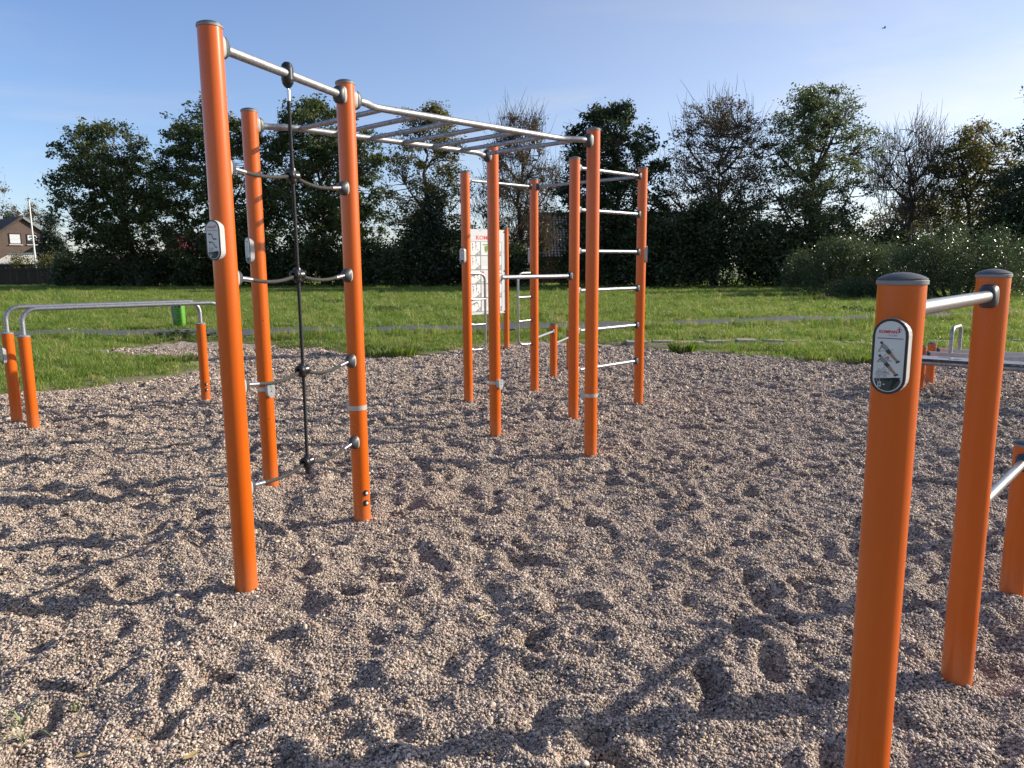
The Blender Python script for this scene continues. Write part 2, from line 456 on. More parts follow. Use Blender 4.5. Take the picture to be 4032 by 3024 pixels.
_text_cache = {}
def text_mesh(txt, bold=0.0):
    """flat glyph outlines as polygons, 1 unit high"""
    key = (txt, bold)
    if key not in _text_cache:
        cu = bpy.data.curves.new('t', 'FONT'); cu.body = txt; cu.size = 1.0; cu.offset = bold
        cu.resolution_u = 2; cu.fill_mode = 'FRONT'
        ob = bpy.data.objects.new('t', cu)
        me = bpy.data.meshes.new_from_object(ob)
        vs = [(v.co.x, v.co.y) for v in me.vertices]; fs = [tuple(p.vertices) for p in me.polygons]
        x0 = min(v[0] for v in vs); x1 = max(v[0] for v in vs); y0 = min(v[1] for v in vs)
        vs = [(v[0] - x0, v[1] - y0) for v in vs]
        _text_cache[key] = (vs, fs, x1 - x0, max(v[1] for v in vs))
        bpy.data.objects.remove(ob); bpy.data.curves.remove(cu); bpy.data.meshes.remove(me)
    return _text_cache[key]
class Print:
    """flat print on a face: polygons in face coordinates u (right), v (up)"""
    def __init__(s, O, U, V, N): s.mb = MB(); s.O, s.U, s.V, s.N = Vector(O), Vector(U), Vector(V), Vector(N)
    def P(s, u, v, d=0): return s.O + s.U * u + s.V * v + s.N * d
    def poly(s, pts, mat, d=0): s.mb.add([s.P(u, v, d) for u, v in pts], [tuple(range(len(pts)))], mat)
    def rect(s, u0, v0, u1, v1, mat, d=0): s.poly([(u0, v0), (u1, v0), (u1, v1), (u0, v1)], mat, d)
    def stroke(s, pts, w, mat, d=0):
        for i, (a, b) in enumerate(zip(pts[:-1], pts[1:])):
            wa, wb = (w[i], w[i + 1]) if isinstance(w, (list, tuple)) else (w, w)
            dx, dy = b[0] - a[0], b[1] - a[1]; L = math.hypot(dx, dy) or 1; nx, ny = -dy / L, dx / L
            s.poly([(a[0] - nx * wa / 2, a[1] - ny * wa / 2), (b[0] - nx * wb / 2, b[1] - ny * wb / 2), (b[0] + nx * wb / 2, b[1] + ny * wb / 2), (a[0] + nx * wa / 2, a[1] + ny * wa / 2)], mat, d)
    def disc(s, u, v, r, mat, d=0, ry=None):
        ry = ry or r
        s.poly([(u + r * math.cos(a * math.pi / 6), v + ry * math.sin(a * math.pi / 6)) for a in range(12)], mat, d)
    def text(s, txt, u0, v0, width, height, mat, bold=0.0, d=0):
        vs, fs, w, h = text_mesh(txt, bold)
        s.mb.add([s.P(u0 + x / w * width, v0 + y / h * height, d) for x, y in vs], fs, mat)

# ------------------------------------------------------------------ the gravel bed: outline measured on the ground
GP = [(-14, -8), (-14, 4.2), (-9.0, 6.9)]
for p in [(0, 1552), (150, 1542), (330, 1530), (560, 1497), (700, 1476), (775, 1462), (790, 1440), (640, 1417), (500, 1404), (415, 1384), (500, 1368), (700, 1347),
          (860, 1346), (1050, 1352), (1250, 1372), (1420, 1398), (1540, 1410), (1640, 1404), (1760, 1385), (1900, 1362), (2060, 1346), (2300, 1350),
          (2600, 1372), (2800, 1386), (3000, 1402), (3180, 1422), (3330, 1428), (3500, 1420), (3700, 1424), (4032, 1432)]:
    g = gnd(*p); GP.append((g.x, g.y))
GP += [(12.5, 10.2), (16, 8), (16, -8)]
GPa = np.array(GP)
def poly_sd(X, Y, P):
    """signed distance to polygon, negative inside"""
    X = np.asarray(X, float); Y = np.asarray(Y, float)
    d2 = np.full(X.shape, 1e18); ins = np.zeros(X.shape, bool)
    n = len(P)
    for i in range(n):
        ax, ay = P[i]; bx, by = P[(i + 1) % n]
        ex, ey = bx - ax, by - ay
        t = np.clip(((X - ax) * ex + (Y - ay) * ey) / (ex * ex + ey * ey), 0, 1)
        d2 = np.minimum(d2, (X - ax - t * ex) ** 2 + (Y - ay - t * ey) ** 2)
        c = ((ay > Y) != (by > Y)) & (X < (bx - ax) * (Y - ay) / (by - ay + 1e-12) + ax)
        ins ^= c
    return np.where(ins, -1, 1) * np.sqrt(d2)

# ---- trodden surface: a raster of footprints, scuffs and heaps
RS = 0.02
RX0, RX1, RY0, RY1 = -10.0, 12.0, -2.0, 16.0
NX, NY = int((RX1 - RX0) / RS), int((RY1 - RY0) / RS)
def band_noise(lam, seed, ax=1.0, ay=1.0):
    r = np.random.default_rng(seed).standard_normal((NY, NX))
    fy = np.fft.fftfreq(NY, RS)[:, None] * ay; fx = np.fft.rfftfreq(NX, RS)[None, :] * ax
    k = np.sqrt(fx ** 2 + fy ** 2) * lam
    F = np.fft.rfft2(r) * np.exp(-(k ** 2) * 1.2) * (1 - np.exp(-(k * 2.2) ** 2))
    o = np.fft.irfft2(F, (NY, NX)); return o / o.std()
HF = band_noise(1.6, 1) * .008 + band_noise(.55, 2, 1.0, 1.3) * .006 + band_noise(.22, 3) * .0105 + band_noise(.11, 4) * .0040 + band_noise(.055, 9) * .0022
frng = np.random.default_rng(5)
for i in range(15000):
    cx, cy = frng.uniform(RX0 + .3, RX1 - .3), frng.uniform(RY0 + .3, RY1 - .3)
    a, bb = frng.uniform(.05, .13), frng.uniform(.030, .055); th = frng.uniform(0, math.pi)
    dp = (.004 + .050 * frng.uniform(0, 1) ** 2.0) * (bb / .055)
    R_ = max(a, bb) * 2.6
    i0, i1 = int((cx - R_ - RX0) / RS), int((cx + R_ - RX0) / RS); j0, j1 = int((cy - R_ - RY0) / RS), int((cy + R_ - RY0) / RS)
    i0, j0 = max(i0, 0), max(j0, 0); i1, j1 = min(i1, NX), min(j1, NY)
    xx = RX0 + np.arange(i0, i1) * RS - cx; yy = (RY0 + np.arange(j0, j1) * RS - cy)[:, None]
    u = (xx * math.cos(th) + yy * math.sin(th)) / a; w = (-xx * math.sin(th) + yy * math.cos(th)) / bb
    q = u * u + w * w
    HF[j0:j1, i0:i1] += -dp * np.exp(-q ** 1.3) + dp * .42 * np.exp(-(np.sqrt(q) - 1.55) ** 2 / .22)
HF -= HF.mean()
HF = np.clip(HF, -.095, .085)
HF = np.where(HF < 0, HF * 1.05, HF * .95)

POST = {'A': (-1.256, 3.31), 'B': (-1.685, 5.017), 'C': (-.908, 4.303), 'P': (-.151, 6.503), 'Q': (.621, 5.773),
        'R1': (-.488, 8.197), 'R2': (.273, 8.947), 'R3': (.603, 7.214), 'R4': (1.374, 7.972),
        'L1': (-4.948, 7.289), 'L2': (-4.56, 6.939), 'L3': (-3.508, 8.396), 'L4': (-3.12, 8.046),
        'N1': (.887, 1.701), 'N2': (1.613, 2.51), 'N3': (2.285, 3.215), 'I1': (-.80, 12.92), 'I2': (-.094, 13.56),
        'H1': (.56, 9.944), 'H2': (.94, 10.95), 'H0': (.16, 9.30)}
XX = RX0 + np.arange(NX) * RS; YY = RY0 + np.arange(NY) * RS
for k, (px, py) in POST.items():      # gravel lies level, a touch heaped, round each post
    if not (RX0 + 1 < px < RX1 - 1 and RY0 + 1 < py < RY1 - 1): continue
    i0, i1 = int((px - .6 - RX0) / RS), int((px + .6 - RX0) / RS); j0, j1 = int((py - .6 - RY0) / RS), int((py + .6 - RY0) / RS)
    d = np.hypot(XX[None, i0:i1] - px, YY[j0:j1, None] - py)
    HF[j0:j1, i0:i1] *= 1 - .75 * np.exp(-(d / .16) ** 2)
    HF[j0:j1, i0:i1] += .012 * np.exp(-(d / .13) ** 2)
def hf(x, y):
    u = np.clip((np.asarray(x) - RX0) / RS, 0, NX - 1.001); v = np.clip((np.asarray(y) - RY0) / RS, 0, NY - 1.001)
    i, j = u.astype(int), v.astype(int); fx, fy = u - i, v - j
    return (HF[j, i] * (1 - fx) + HF[j, i + 1] * fx) * (1 - fy) + (HF[j + 1, i] * (1 - fx) + HF[j + 1, i + 1] * fx) * fy

def grid_mesh(name, xs, ys, zfun, mat, smooth=True):
    X, Y = np.meshgrid(xs, ys); Z = zfun(X, Y)
    V = np.stack([X.ravel(), Y.ravel(), Z.ravel()], 1)
    nx, ny = len(xs), len(ys)
    a = (np.arange(ny - 1)[:, None] * nx + np.arange(nx - 1)[None, :]).ravel()
    F = np.stack([a, a + 1, a + nx + 1, a + nx], 1)
    return np_mesh(name, V, F, mat, smooth=smooth)

# ---- gravel bed material (the pebbles themselves lie on top of it near by)
PEBBLE = [(.0, (.055, .046, .040)), (.14, (.15, .122, .102)), (.34, (.32, .262, .215)), (.55, (.45, .372, .305)), (.72, (.56, .470, .390)), (.84, (.41, .275, .205)), (.92, (.74, .675, .58)), (1.0, (.54, .43, .27))]
m, nt, b = new_mat('gravel_bed')
tcn = nt.nodes.new('ShaderNodeTexCoord')
v = nt.nodes.new('ShaderNodeTexVoronoi'); v.inputs['Scale'].default_value = 95
nt.links.new(tcn.outputs['Object'], v.inputs['Vector'])
sx = nt.nodes.new('ShaderNodeSeparateColor'); nt.links.new(v.outputs['Color'], sx.inputs[0])
rp = ramp(nt, sx.outputs[0], PEBBLE)
n1 = noise(nt, 2.2, 5, .6)
rn = ramp(nt, n1.outputs[0], [(.3, (.82, .80, .79)), (.7, (1.08, 1.06, 1.05))])
mx = nt.nodes.new('ShaderNodeMix'); mx.data_type = 'RGBA'; mx.blend_type = 'MULTIPLY'; mx.inputs[0].default_value = 1
nt.links.new(rp.outputs[0], mx.inputs[6]); nt.links.new(rn.outputs[0], mx.inputs[7])
nt.links.new(mx.outputs[2], b.inputs['Base Color'])
set_in(b, Roughness=.85)
v2 = nt.nodes.new('ShaderNodeTexVoronoi'); v2.inputs['Scale'].default_value = 95; v2.feature = 'F1'
nt.links.new(tcn.outputs['Object'], v2.inputs['Vector'])
inv = nt.nodes.new('ShaderNodeMath'); inv.operation = 'SUBTRACT'; inv.inputs[0].default_value = 1.0
nt.links.new(v2.outputs['Distance'], inv.inputs[1])
n4 = noise(nt, 28, 3, .6)
ad = nt.nodes.new('ShaderNodeMath'); ad.operation = 'MULTIPLY_ADD'; ad.inputs[1].default_value = 1.6
nt.links.new(n4.outputs[0], ad.inputs[0]); nt.links.new(inv.outputs[0], ad.inputs[2])
bump(nt, b, ad.outputs[0], 1.0, .016)

def spaced(lims):
    out = [lims[0][0]]
    for a, c, st in lims:
        n = max(1, int(round((c - a) / st)))
        out += list(np.linspace(a, c, n + 1)[1:])
    return np.array(out)
ys = spaced([(-6, -.5, .25), (-.5, 1.0, .06), (1.0, 5.0, .022), (5.0, 9.0, .032), (9.0, 13.0, .045), (13.0, 15.8, .055)])
xs = spaced([(-13, -9, .2), (-9, -5, .05), (-5, 4.2, .030), (4.2, 10.5, .045), (10.5, 15, .25)])
def z_gravel(X, Y):
    sd = poly_sd(X, Y, GPa)
    e = np.clip((sd + .55) / 1.0, 0, 1)
    return hf(X, Y) * (1 - .6 * e) - .30 * np.clip(e - .45, 0, 1) - .002
gravel_bed = kind(grid_mesh('gravel_bed', xs, ys, z_gravel, 'gravel_bed'), 'structure')

# ---- pebbles: one scattered mass of rounded stones
def pebble_points():
    out = []
    def region(y0, y1, dens, s0, s1):
        A = 0
        n = int((y1 - y0) * (2 * (.71 * y1 + .5)) * dens)
        y = rng.uniform(y0, y1, n); x = rng.uniform(-(.71 * y1 + .5), .71 * y1 + .5, n)
        k = np.abs(x) < .71 * y + .5
        x, y = x[k], y[k]
        s = rng.lognormal(0, .24, len(x)) * rng.uniform(s0, s1, len(x)); s = np.where(rng.uniform(0, 1, len(x)) < .02, s * 1.7, s)
        out.append(np.stack([x, y, s], 1))
    region(1.2, 2.6, 25000, .0027, .0040)
    region(2.6, 3.8, 21000, .0029, .0041)
    region(3.8, 5.2, 13000, .0035, .0048)
    region(5.2, 7.0, 7000, .0046, .0060)
    region(7.0, 9.5, 3600, .0060, .0078)
    region(9.5, 14.0, 1700, .0080, .0105)
    return np.concatenate(out)
pp = pebble_points()
sd = poly_sd(pp[:, 0], pp[:, 1], GPa)
pp = pp[sd < -.05]
for px, py in POST.values():
    pp = pp[np.hypot(pp[:, 0] - px, pp[:, 1] - py) > .049]
npb = len(pp); print('PEBBLES', npb)
sc = np.stack([pp[:, 2] * rng.uniform(1.0, 1.55, npb), pp[:, 2] * rng.uniform(.8, 1.1, npb), pp[:, 2] * rng.uniform(.5, .85, npb)], 1)
zz = z_gravel(pp[:, 0], pp[:, 1])
pz = zz + sc[:, 2] * rng.uniform(-.2, 1.6, npb)
rot = np.stack([rng.normal(0, .38, npb), rng.normal(0, .38, npb), rng.uniform(0, 6.283, npb)], 1)

def instancer(name, pts, scl, rot, maker, protos=None, which=None):
    me = bpy.data.meshes.new(name)
    me.vertices.add(len(pts)); me.vertices.foreach_set('co', np.asarray(pts, np.float32).ravel())
    for nm, arr in (('scl', scl), ('rot', rot)):
        a = me.attributes.new(nm, 'FLOAT_VECTOR', 'POINT'); a.data.foreach_set('vector', np.asarray(arr, np.float32).ravel())
    if which is not None:
        a = me.attributes.new('which', 'INT', 'POINT'); a.data.foreach_set('value', np.asarray(which, np.int32))
    o = bpy.data.objects.new(name, me); COL.objects.link(o); ORG[o] = Vector((0, 0, 0))
    ng = bpy.data.node_groups.new(name + '_scatter', 'GeometryNodeTree')
    ng.interface.new_socket('Geometry', in_out='INPUT', socket_type='NodeSocketGeometry')
    ng.interface.new_socket('Geometry', in_out='OUTPUT', socket_type='NodeSocketGeometry')
    N, L = ng.nodes, ng.links
    gi = N.new('NodeGroupInput'); go = N.new('NodeGroupOutput')
    def named(nm, ty):
        x = N.new('GeometryNodeInputNamedAttribute'); x.data_type = ty; x.inputs['Name'].default_value = nm
        return x.outputs['Attribute']
    e2r = N.new('FunctionNodeEulerToRotation'); L.new(named('rot', 'FLOAT_VECTOR'), e2r.inputs[0])
    scs = named('scl', 'FLOAT_VECTOR')
    def place(geo, sel=None):
        ip = N.new('GeometryNodeInstanceOnPoints')
        L.new(gi.outputs[0], ip.inputs['Points']); L.new(geo, ip.inputs['Instance'])
        L.new(e2r.outputs[0], ip.inputs['Rotation']); L.new(scs, ip.inputs['Scale'])
        if sel is not None: L.new(sel, ip.inputs['Selection'])
        return ip.outputs[0]
    if protos is None:
        L.new(place(maker(N, L)), go.inputs[0])
    else:
        jn = N.new('GeometryNodeJoinGeometry')
        w = named('which', 'INT')
        for i, po in enumerate(protos):
            oi = N.new('GeometryNodeObjectInfo'); oi.inputs['Object'].default_value = po
            if 'As Instance' in oi.inputs: oi.inputs['As Instance'].default_value = True
            eq = N.new('FunctionNodeCompare'); eq.data_type = 'INT'; eq.operation = 'EQUAL'
            L.new(w, eq.inputs[2]); eq.inputs[3].default_value = i
            L.new(place(oi.outputs['Geometry'], eq.outputs[0]), jn.inputs[0])
        L.new(jn.outputs[0], go.inputs[0])
    md = o.modifiers.new('scatter', 'NODES'); md.node_group = ng
    return o

m, nt, b = new_mat('pebble')
oi = nt.nodes.new('ShaderNodeObjectInfo')
rp = ramp(nt, oi.outputs['Random'], PEBBLE)
n1 = noise(nt, 1.4, 4, .65)
rn = ramp(nt, n1.outputs[0], [(.3, (.80, .78, .77)), (.7, (1.12, 1.10, 1.08))])
mx = nt.nodes.new('ShaderNodeMix'); mx.data_type = 'RGBA'; mx.blend_type = 'MULTIPLY'; mx.inputs[0].default_value = 1
nt.links.new(rp.outputs[0], mx.inputs[6]); nt.links.new(rn.outputs[0], mx.inputs[7])
nt.links.new(mx.outputs[2], b.inputs['Base Color'])
set_in(b, Roughness=.62)
def ico(N, L):
    ic = N.new('GeometryNodeMeshIcoSphere'); ic.inputs['Subdivisions'].default_value = 2; ic.inputs['Radius'].default_value = 1.0
    sp_ = N.new('GeometryNodeSetPosition'); L.new(ic.outputs[0], sp_.inputs[0])
    no = N.new('ShaderNodeTexNoise'); no.inputs['Scale'].default_value = .8
    vm = N.new('ShaderNodeVectorMath'); vm.operation = 'SUBTRACT'; vm.inputs[1].default_value = (.5, .5, .5)
    L.new(no.outputs['Color'], vm.inputs[0])
    vm2 = N.new('ShaderNodeVectorMath'); vm2.operation = 'SCALE'; vm2.inputs['Scale'].default_value = .9
    L.new(vm.outputs[0], vm2.inputs[0]); L.new(vm2.outputs[0], sp_.inputs['Offset'])
    ss = N.new('GeometryNodeSetShadeSmooth'); L.new(sp_.outputs[0], ss.inputs[0])
    sm = N.new('GeometryNodeSetMaterial'); L.new(ss.outputs[0], sm.inputs[0]); sm.inputs['Material'].default_value = MATS['pebble']
    return sm.outputs[0]
gravel = kind(instancer('gravel', np.stack([pp[:, 0], pp[:, 1], pz], 1), sc, rot, ico), 'stuff')
gravel['label'] = 'loose rounded beige and grey pebbles covering the trodden bed'

# ------------------------------------------------------------------ ground sheet under the lawn, out to the horizon
m, nt, b = new_mat('lawn_soil')
n1 = noise(nt, .35, 6, .6); n2 = noise(nt, 9, 5, .65)
r1 = ramp(nt, n1.outputs[0], [(.30, (.075, .115, .020)), (.52, (.105, .145, .028)), (.70, (.145, .150, .045))])
r2 = ramp(nt, n2.outputs[0], [(.3, (.55, .55, .55)), (.7, (1.15, 1.15, 1.15))])
mx = nt.nodes.new('ShaderNodeMix'); mx.data_type = 'RGBA'; mx.blend_type = 'MULTIPLY'; mx.inputs[0].default_value = 1
nt.links.new(r1.outputs[0], mx.inputs[6]); nt.links.new(r2.outputs[0], mx.inputs[7])
# worn, dry verge next to the gravel (own attribute, follows the bed's outline)
at = nt.nodes.new('ShaderNodeAttribute'); at.attribute_name = 'wear'
n3 = noise(nt, 3.0, 5, .7)
wm = nt.nodes.new('ShaderNodeMath'); wm.operation = 'MULTIPLY'
nr = ramp(nt, n3.outputs[0], [(.35, (.25, .25, .25)), (.6, (1, 1, 1))])
nt.links.new(at.outputs['Fac'], wm.inputs[0]); nt.links.new(nr.outputs[0], wm.inputs[1])
mx2 = nt.nodes.new('ShaderNodeMix'); mx2.data_type = 'RGBA'
nt.links.new(wm.outputs[0], mx2.inputs[0]); nt.links.new(mx.outputs[2], mx2.inputs[6])
n5 = noise(nt, 30, 4, .7)
r5 = ramp(nt, n5.outputs[0], [(.3, (.10, .085, .045)), (.7, (.24, .20, .12))])
nt.links.new(r5.outputs[0], mx2.inputs[7])
nt.links.new(mx2.outputs[2], b.inputs['Base Color'])
set_in(b, Roughness=1.0)
bump(nt, b, n2.outputs[0], 1.0, .05)
gx = spaced([(-1600, -400, 300), (-400, -80, 40), (-80, -16, 2), (-16, 14, .16), (14, 60, 2), (60, 400, 40), (400, 1600, 300)])
gy = spaced([(-1600, -200, 350), (-200, -10, 19), (-10, 6, .5), (6, 16, .12), (16, 26, .3), (26, 90, 1.5), (90, 400, 31), (400, 1600, 300)])
def z_lawn(X, Y):
    sd = poly_sd(X, Y, GPa)
    near = np.exp(-((Y - 16) / 30) ** 2) * np.exp(-(X / 30) ** 2)
    und = .035 * np.sin(X * .9 + 1.3) * np.sin(Y * .7) * near + .02 * np.sin(X * 2.3 + Y * 1.1) * near
    und += .035 * np.sin(X * 7.1 + 2 * np.sin(Y * 5)) * np.sin(Y * 6.3 + np.sin(X * 3.3)) * np.exp(-(sd / .6) ** 2) * .6
    return np.where(sd > 0, .012 + und * np.clip(sd / .4, 0, 1) + .02 * np.clip(sd / .6, 0, 1), -.22 * np.clip(-sd / .35, 0, 1) + .012 + und * np.clip(-sd, 0, 0))
ground = kind(grid_mesh('ground', gx, gy, z_lawn, 'lawn_soil'), 'structure')
co = np.zeros(len(ground.data.vertices) * 3, np.float32); ground.data.vertices.foreach_get('co', co); co = co.reshape(-1, 3)
sdv = poly_sd(co[:, 0], co[:, 1], GPa)
wear = np.exp(-(np.clip(sdv, 0, 9) / .55) ** 2)
wear = np.maximum(wear, .95 * np.exp(-((co[:, 1] - (14.1 - .02 * (co[:, 0] - 4.7))) / .5) ** 2) * ((co[:, 0] > 2.2) & (co[:, 0] < 14)))
a = ground.data.attributes.new('wear', 'FLOAT', 'POINT'); a.data.foreach_set('value', wear.astype(np.float32))

# ---- footpath across the lawn
PC = [(-40, 15.2), (-20, 16.3), (-11.6, 16.9), (-6.2, 17.05), (-3.1, 17.45), (1.5, 18.25), (6.5, 19.3), (14, 21.4), (26, 25.2), (45, 32)]
def path_y(x): return np.interp(x, [p[0] for p in PC], [p[1] for p in PC])
px_ = np.arange(-40, 45.01, .5); PWID = .72
V = []; F = []
for i, x in enumerate(px_):
    y = float(path_y(x)); w = PWID * (1 + .06 * math.sin(x * 1.7))
    for dy in (-w, w):
        V.append((x, y + dy, float(z_lawn(np.array([x]), np.array([y + dy]))[0]) + .045))
    if i: k = 2 * i; F.append((k - 2, k, k + 1, k - 1))
path = kind(np_mesh('path', V, F, 'asphalt', smooth=True), 'structure')

# ---- half buried paving slabs along the bed (each slab its own piece)
def slab_row(name, pts, size, rotz, label_seed):
    root = None
    r = random.Random(label_seed)
    mbb = MB()
    xs_ = [p[0] for p in pts]; ys_ = [p[1] for p in pts]
    x0, x1, y0, y1 = min(xs_) - .3, max(xs_) + .3, min(ys_) - .25, max(ys_) + .25
    n = 24
    # a thin bed of sand that the slabs lie in, following their line
    pts2 = sorted(pts); vs = []; fs = []
    for i, (x, y) in enumerate(pts2):
        for dy in (-size[1] * .5, size[1] * .5):
            vs.append((x, y + dy, float(z_lawn(np.array([x]), np.array([y + dy]))[0]) + .006))
        if i: fs.append((2 * i - 2, 2 * i, 2 * i + 1, 2 * i - 1))
    mbb.add(vs, fs, 0)
    root = kind(mbb.build(name, 'paving'), 'structure')
    proto = None
    for (x, y) in pts:
        if proto is None:
            mb = MB(); mb.box((0, 0, 0), (size[0], size[1] * .92, .05), taper=.96); proto = mb.build('slab', 'paving', root, origin=(0, 0, 0)); o = proto
        else:
            o = proto.copy(); COL.objects.link(o)
        z = float(z_lawn(np.array([x]), np.array([y]))[0])
        o.location = (x, y, z + r.uniform(.002, .014)); o.rotation_euler = (r.gauss(0, .02), r.gauss(0, .02), rotz + r.gauss(0, .06))
        o.scale = (r.uniform(.75, 1.0), r.uniform(.6, 1.0), 1)
    return root
r_ = random.Random(3)
slab_row('paving_strip', [(2.4 + i * .52, 14.25 - .02 * i + r_.gauss(0, .04)) for i in range(16)], (.46, .42), -.04, 4)
slab_row('edging_strip', [(-9.6 + i * .42, 12.95 + .09 * i + r_.gauss(0, .03)) for i in range(6)], (.40, .16), .2, 5)
slab_row('kerb_strip', [(-6.55 + i * .5, 16.05 + .03 * i) for i in range(4)], (.48, .22), .05, 6)

# ------------------------------------------------------------------ grass: scattered tufts of blades
m, nt, b = new_mat('grass_blade')
oi = nt.nodes.new('ShaderNodeObjectInfo')
gr = ramp(nt, oi.outputs['Random'], [(0, (.085, .140, .016)), (.35, (.135, .205, .026)), (.65, (.185, .255, .040)), (.88, (.24, .265, .060)), (1, (.30, .265, .10))])
nt.links.new(gr.outputs[0], b.inputs['Base Color']); set_in(b, Roughness=.45)
tr = nt.nodes.new('ShaderNodeBsdfTranslucent')
hs = nt.nodes.new('ShaderNodeHueSaturation'); hs.inputs['Value'].default_value = 1.6
nt.links.new(gr.outputs[0], hs.inputs['Color']); nt.links.new(hs.outputs[0], tr.inputs['Color'])
mix = nt.nodes.new('ShaderNodeMixShader'); mix.inputs[0].default_value = .38
nt.links.new(b.outputs[0], mix.inputs[1]); nt.links.new(tr.outputs[0], mix.inputs[2])
nt.links.new(mix.outputs[0], nt.nodes['Material Output'].inputs['Surface'])

def tuft(nb, rad, h0, h1, wid, seed, flop=.5):
    r = np.random.default_rng(seed); V = []; F = []
    for i in range(nb):
        a = r.uniform(0, 6.283); d = rad * math.sqrt(r.uniform()); x, y = d * math.cos(a), d * math.sin(a)
        h = r.uniform(h0, h1); ba = r.uniform(0, 6.283); lean = r.uniform(.15, 1) * flop * h
        w = wid * r.uniform(.7, 1.3); wa = r.uniform(0, 3.1416)
        dx, dy = w * math.cos(wa) / 2, w * math.sin(wa) / 2
        lx, ly = math.cos(ba) * lean, math.sin(ba) * lean
        o = len(V)
        V += [(x - dx, y - dy, -.01), (x + dx, y + dy, -.01), (x + dx * .8 + lx * .35, y + dy * .8 + ly * .35, h * .6), (x - dx * .8 + lx * .35, y - dy * .8 + ly * .35, h * .6), (x + lx, y + ly, h)]
        F += [(o, o + 1, o + 2), (o, o + 2, o + 3), (o + 3, o + 2, o + 4)]
    me = bpy.data.meshes.new('tuft'); me.from_pydata(V, [], F); me.materials.append(MATS['grass_blade']); me.update()
    return bpy.data.objects.new('tuft', me)
TUFTS = [tuft(42, .16, .03, .075, .007, 1, .9), tuft(42, .15, .04, .10, .007, 2, .8), tuft(30, .12, .03, .06, .016, 3, 1.3), tuft(46, .10, .08, .20, .007, 4, .55), tuft(26, .14, .02, .05, .022, 5, 1.6)]
def grass_points(n, y0, y1, sc0, sc1, kx=.80, pad=3.0):
    y = np.sqrt(rng.uniform(y0 ** 2, y1 ** 2, n)); x = rng.uniform(-1, 1, n) * (kx * y + pad)
    s = rng.uniform(sc0, sc1, n)
    return np.stack([x, y, s], 1)
gpts = np.concatenate([grass_points(26000, 8.5, 20, .8, 1.25, .8, 1.5), grass_points(30000, 18, 34, 1.2, 1.9), grass_points(26000, 32, 75, 2.0, 3.4)])
sd = poly_sd(gpts[:, 0], gpts[:, 1], GPa)
edge = rng.uniform(0, 1, len(gpts))
keep = (sd > -.10 + .35 * rng.normal(0, .35, len(gpts))) & ((sd > .7) | (edge < .25 + .75 * np.clip(sd / .7, 0, 1)))
keep &= np.abs(gpts[:, 1] - path_y(gpts[:, 0])) > PWID * .93
worn = (gpts[:, 0] > 2.0) & (gpts[:, 0] < 14) & (np.abs(gpts[:, 1] - 14.15) < .55)
keep &= ~(worn & (rng.uniform(0, 1, len(gpts)) < .80))
gpts = gpts[keep]; sd = sd[keep]
ng_ = len(gpts)
which = rng.choice(5, ng_, p=[.42, .36, .10, .04, .08])
dpath = np.abs(gpts[:, 1] - path_y(gpts[:, 0]) + .1)
tall = (dpath < 1.9) & (dpath > 1.15) & (gpts[:, 1] < path_y(gpts[:, 0])) & (rng.uniform(0, 1, ng_) < .30)
which[tall] = 3
clump = (np.sin(gpts[:, 0] * .9 + 2 * np.sin(gpts[:, 1] * .35)) * np.sin(gpts[:, 1] * .8 + np.sin(gpts[:, 0] * .5))) > .55
which[clump & (rng.uniform(0, 1, ng_) < .35)] = 2
hs_ = gpts[:, 2] * rng.uniform(.7, 1.25, ng_) * np.where(sd < .5, .7, 1.0) * np.where(np.abs(gpts[:, 1] - path_y(gpts[:, 0])) < 1.3, .6, 1.0)
gz = z_lawn(gpts[:, 0], gpts[:, 1])
gsc = np.stack([gpts[:, 2], gpts[:, 2], np.minimum(hs_, 1.6)], 1)
grot = np.stack([rng.normal(0, .08, ng_), rng.normal(0, .08, ng_), rng.uniform(0, 6.283, ng_)], 1)
grass = kind(instancer('grass', np.stack([gpts[:, 0], gpts[:, 1], gz], 1), gsc, grot, None, TUFTS, which), 'stuff')
grass['label'] = 'short green lawn grass behind and beside the gravel bed'

# ------------------------------------------------------------------ fitness equipment
PR = .0508
Z = Vector((0, 0, 1))
def azv(deg): a = math.radians(deg); return Vector((math.sin(a), math.cos(a), 0))
def az_of(a, b): return math.degrees(math.atan2(b[0] - a[0], b[1] - a[1]))
def xy(k): return Vector((POST[k][0], POST[k][1], 0))

def make_post(root, k, height, cap=True, r=PR):
    c = xy(k)
    mb = MB(); mb.lathe([(r, -.3), (r, height - .002), (r - .002, height)], c, Z, 40)
    p = mb.build('post', 'orange_powder_coat', root)
    if cap:
        mb = MB()
        mb.lathe([(r - .004, height - .001, 0), (r + .0028, height - .001, 0), (r + .0034, height + .0075, 0), (r + .0022, height + .0085, 0),
                  (r + .0012, height + .0088, 1), (r + .0012, height + .0125, 1), (r - .006, height + .0165, 1), (r - .018, height + .0215, 1), (r - .036, height + .0255, 1), (.001, height + .0268, 1)], c, Z, 40)
        mb.build('post_cap', ['grey_cap_ring', 'dark_cap_plastic'], p)
    return p
def sup(hu, hv, e, n=28):
    out = []
    for k in range(n):
        t = 2 * math.pi * k / n; ct, st = math.cos(t), math.sin(t)
        out.append((hu * math.copysign(abs(ct) ** e, ct), hv * math.copysign(abs(st) ** e, st)))
    return out
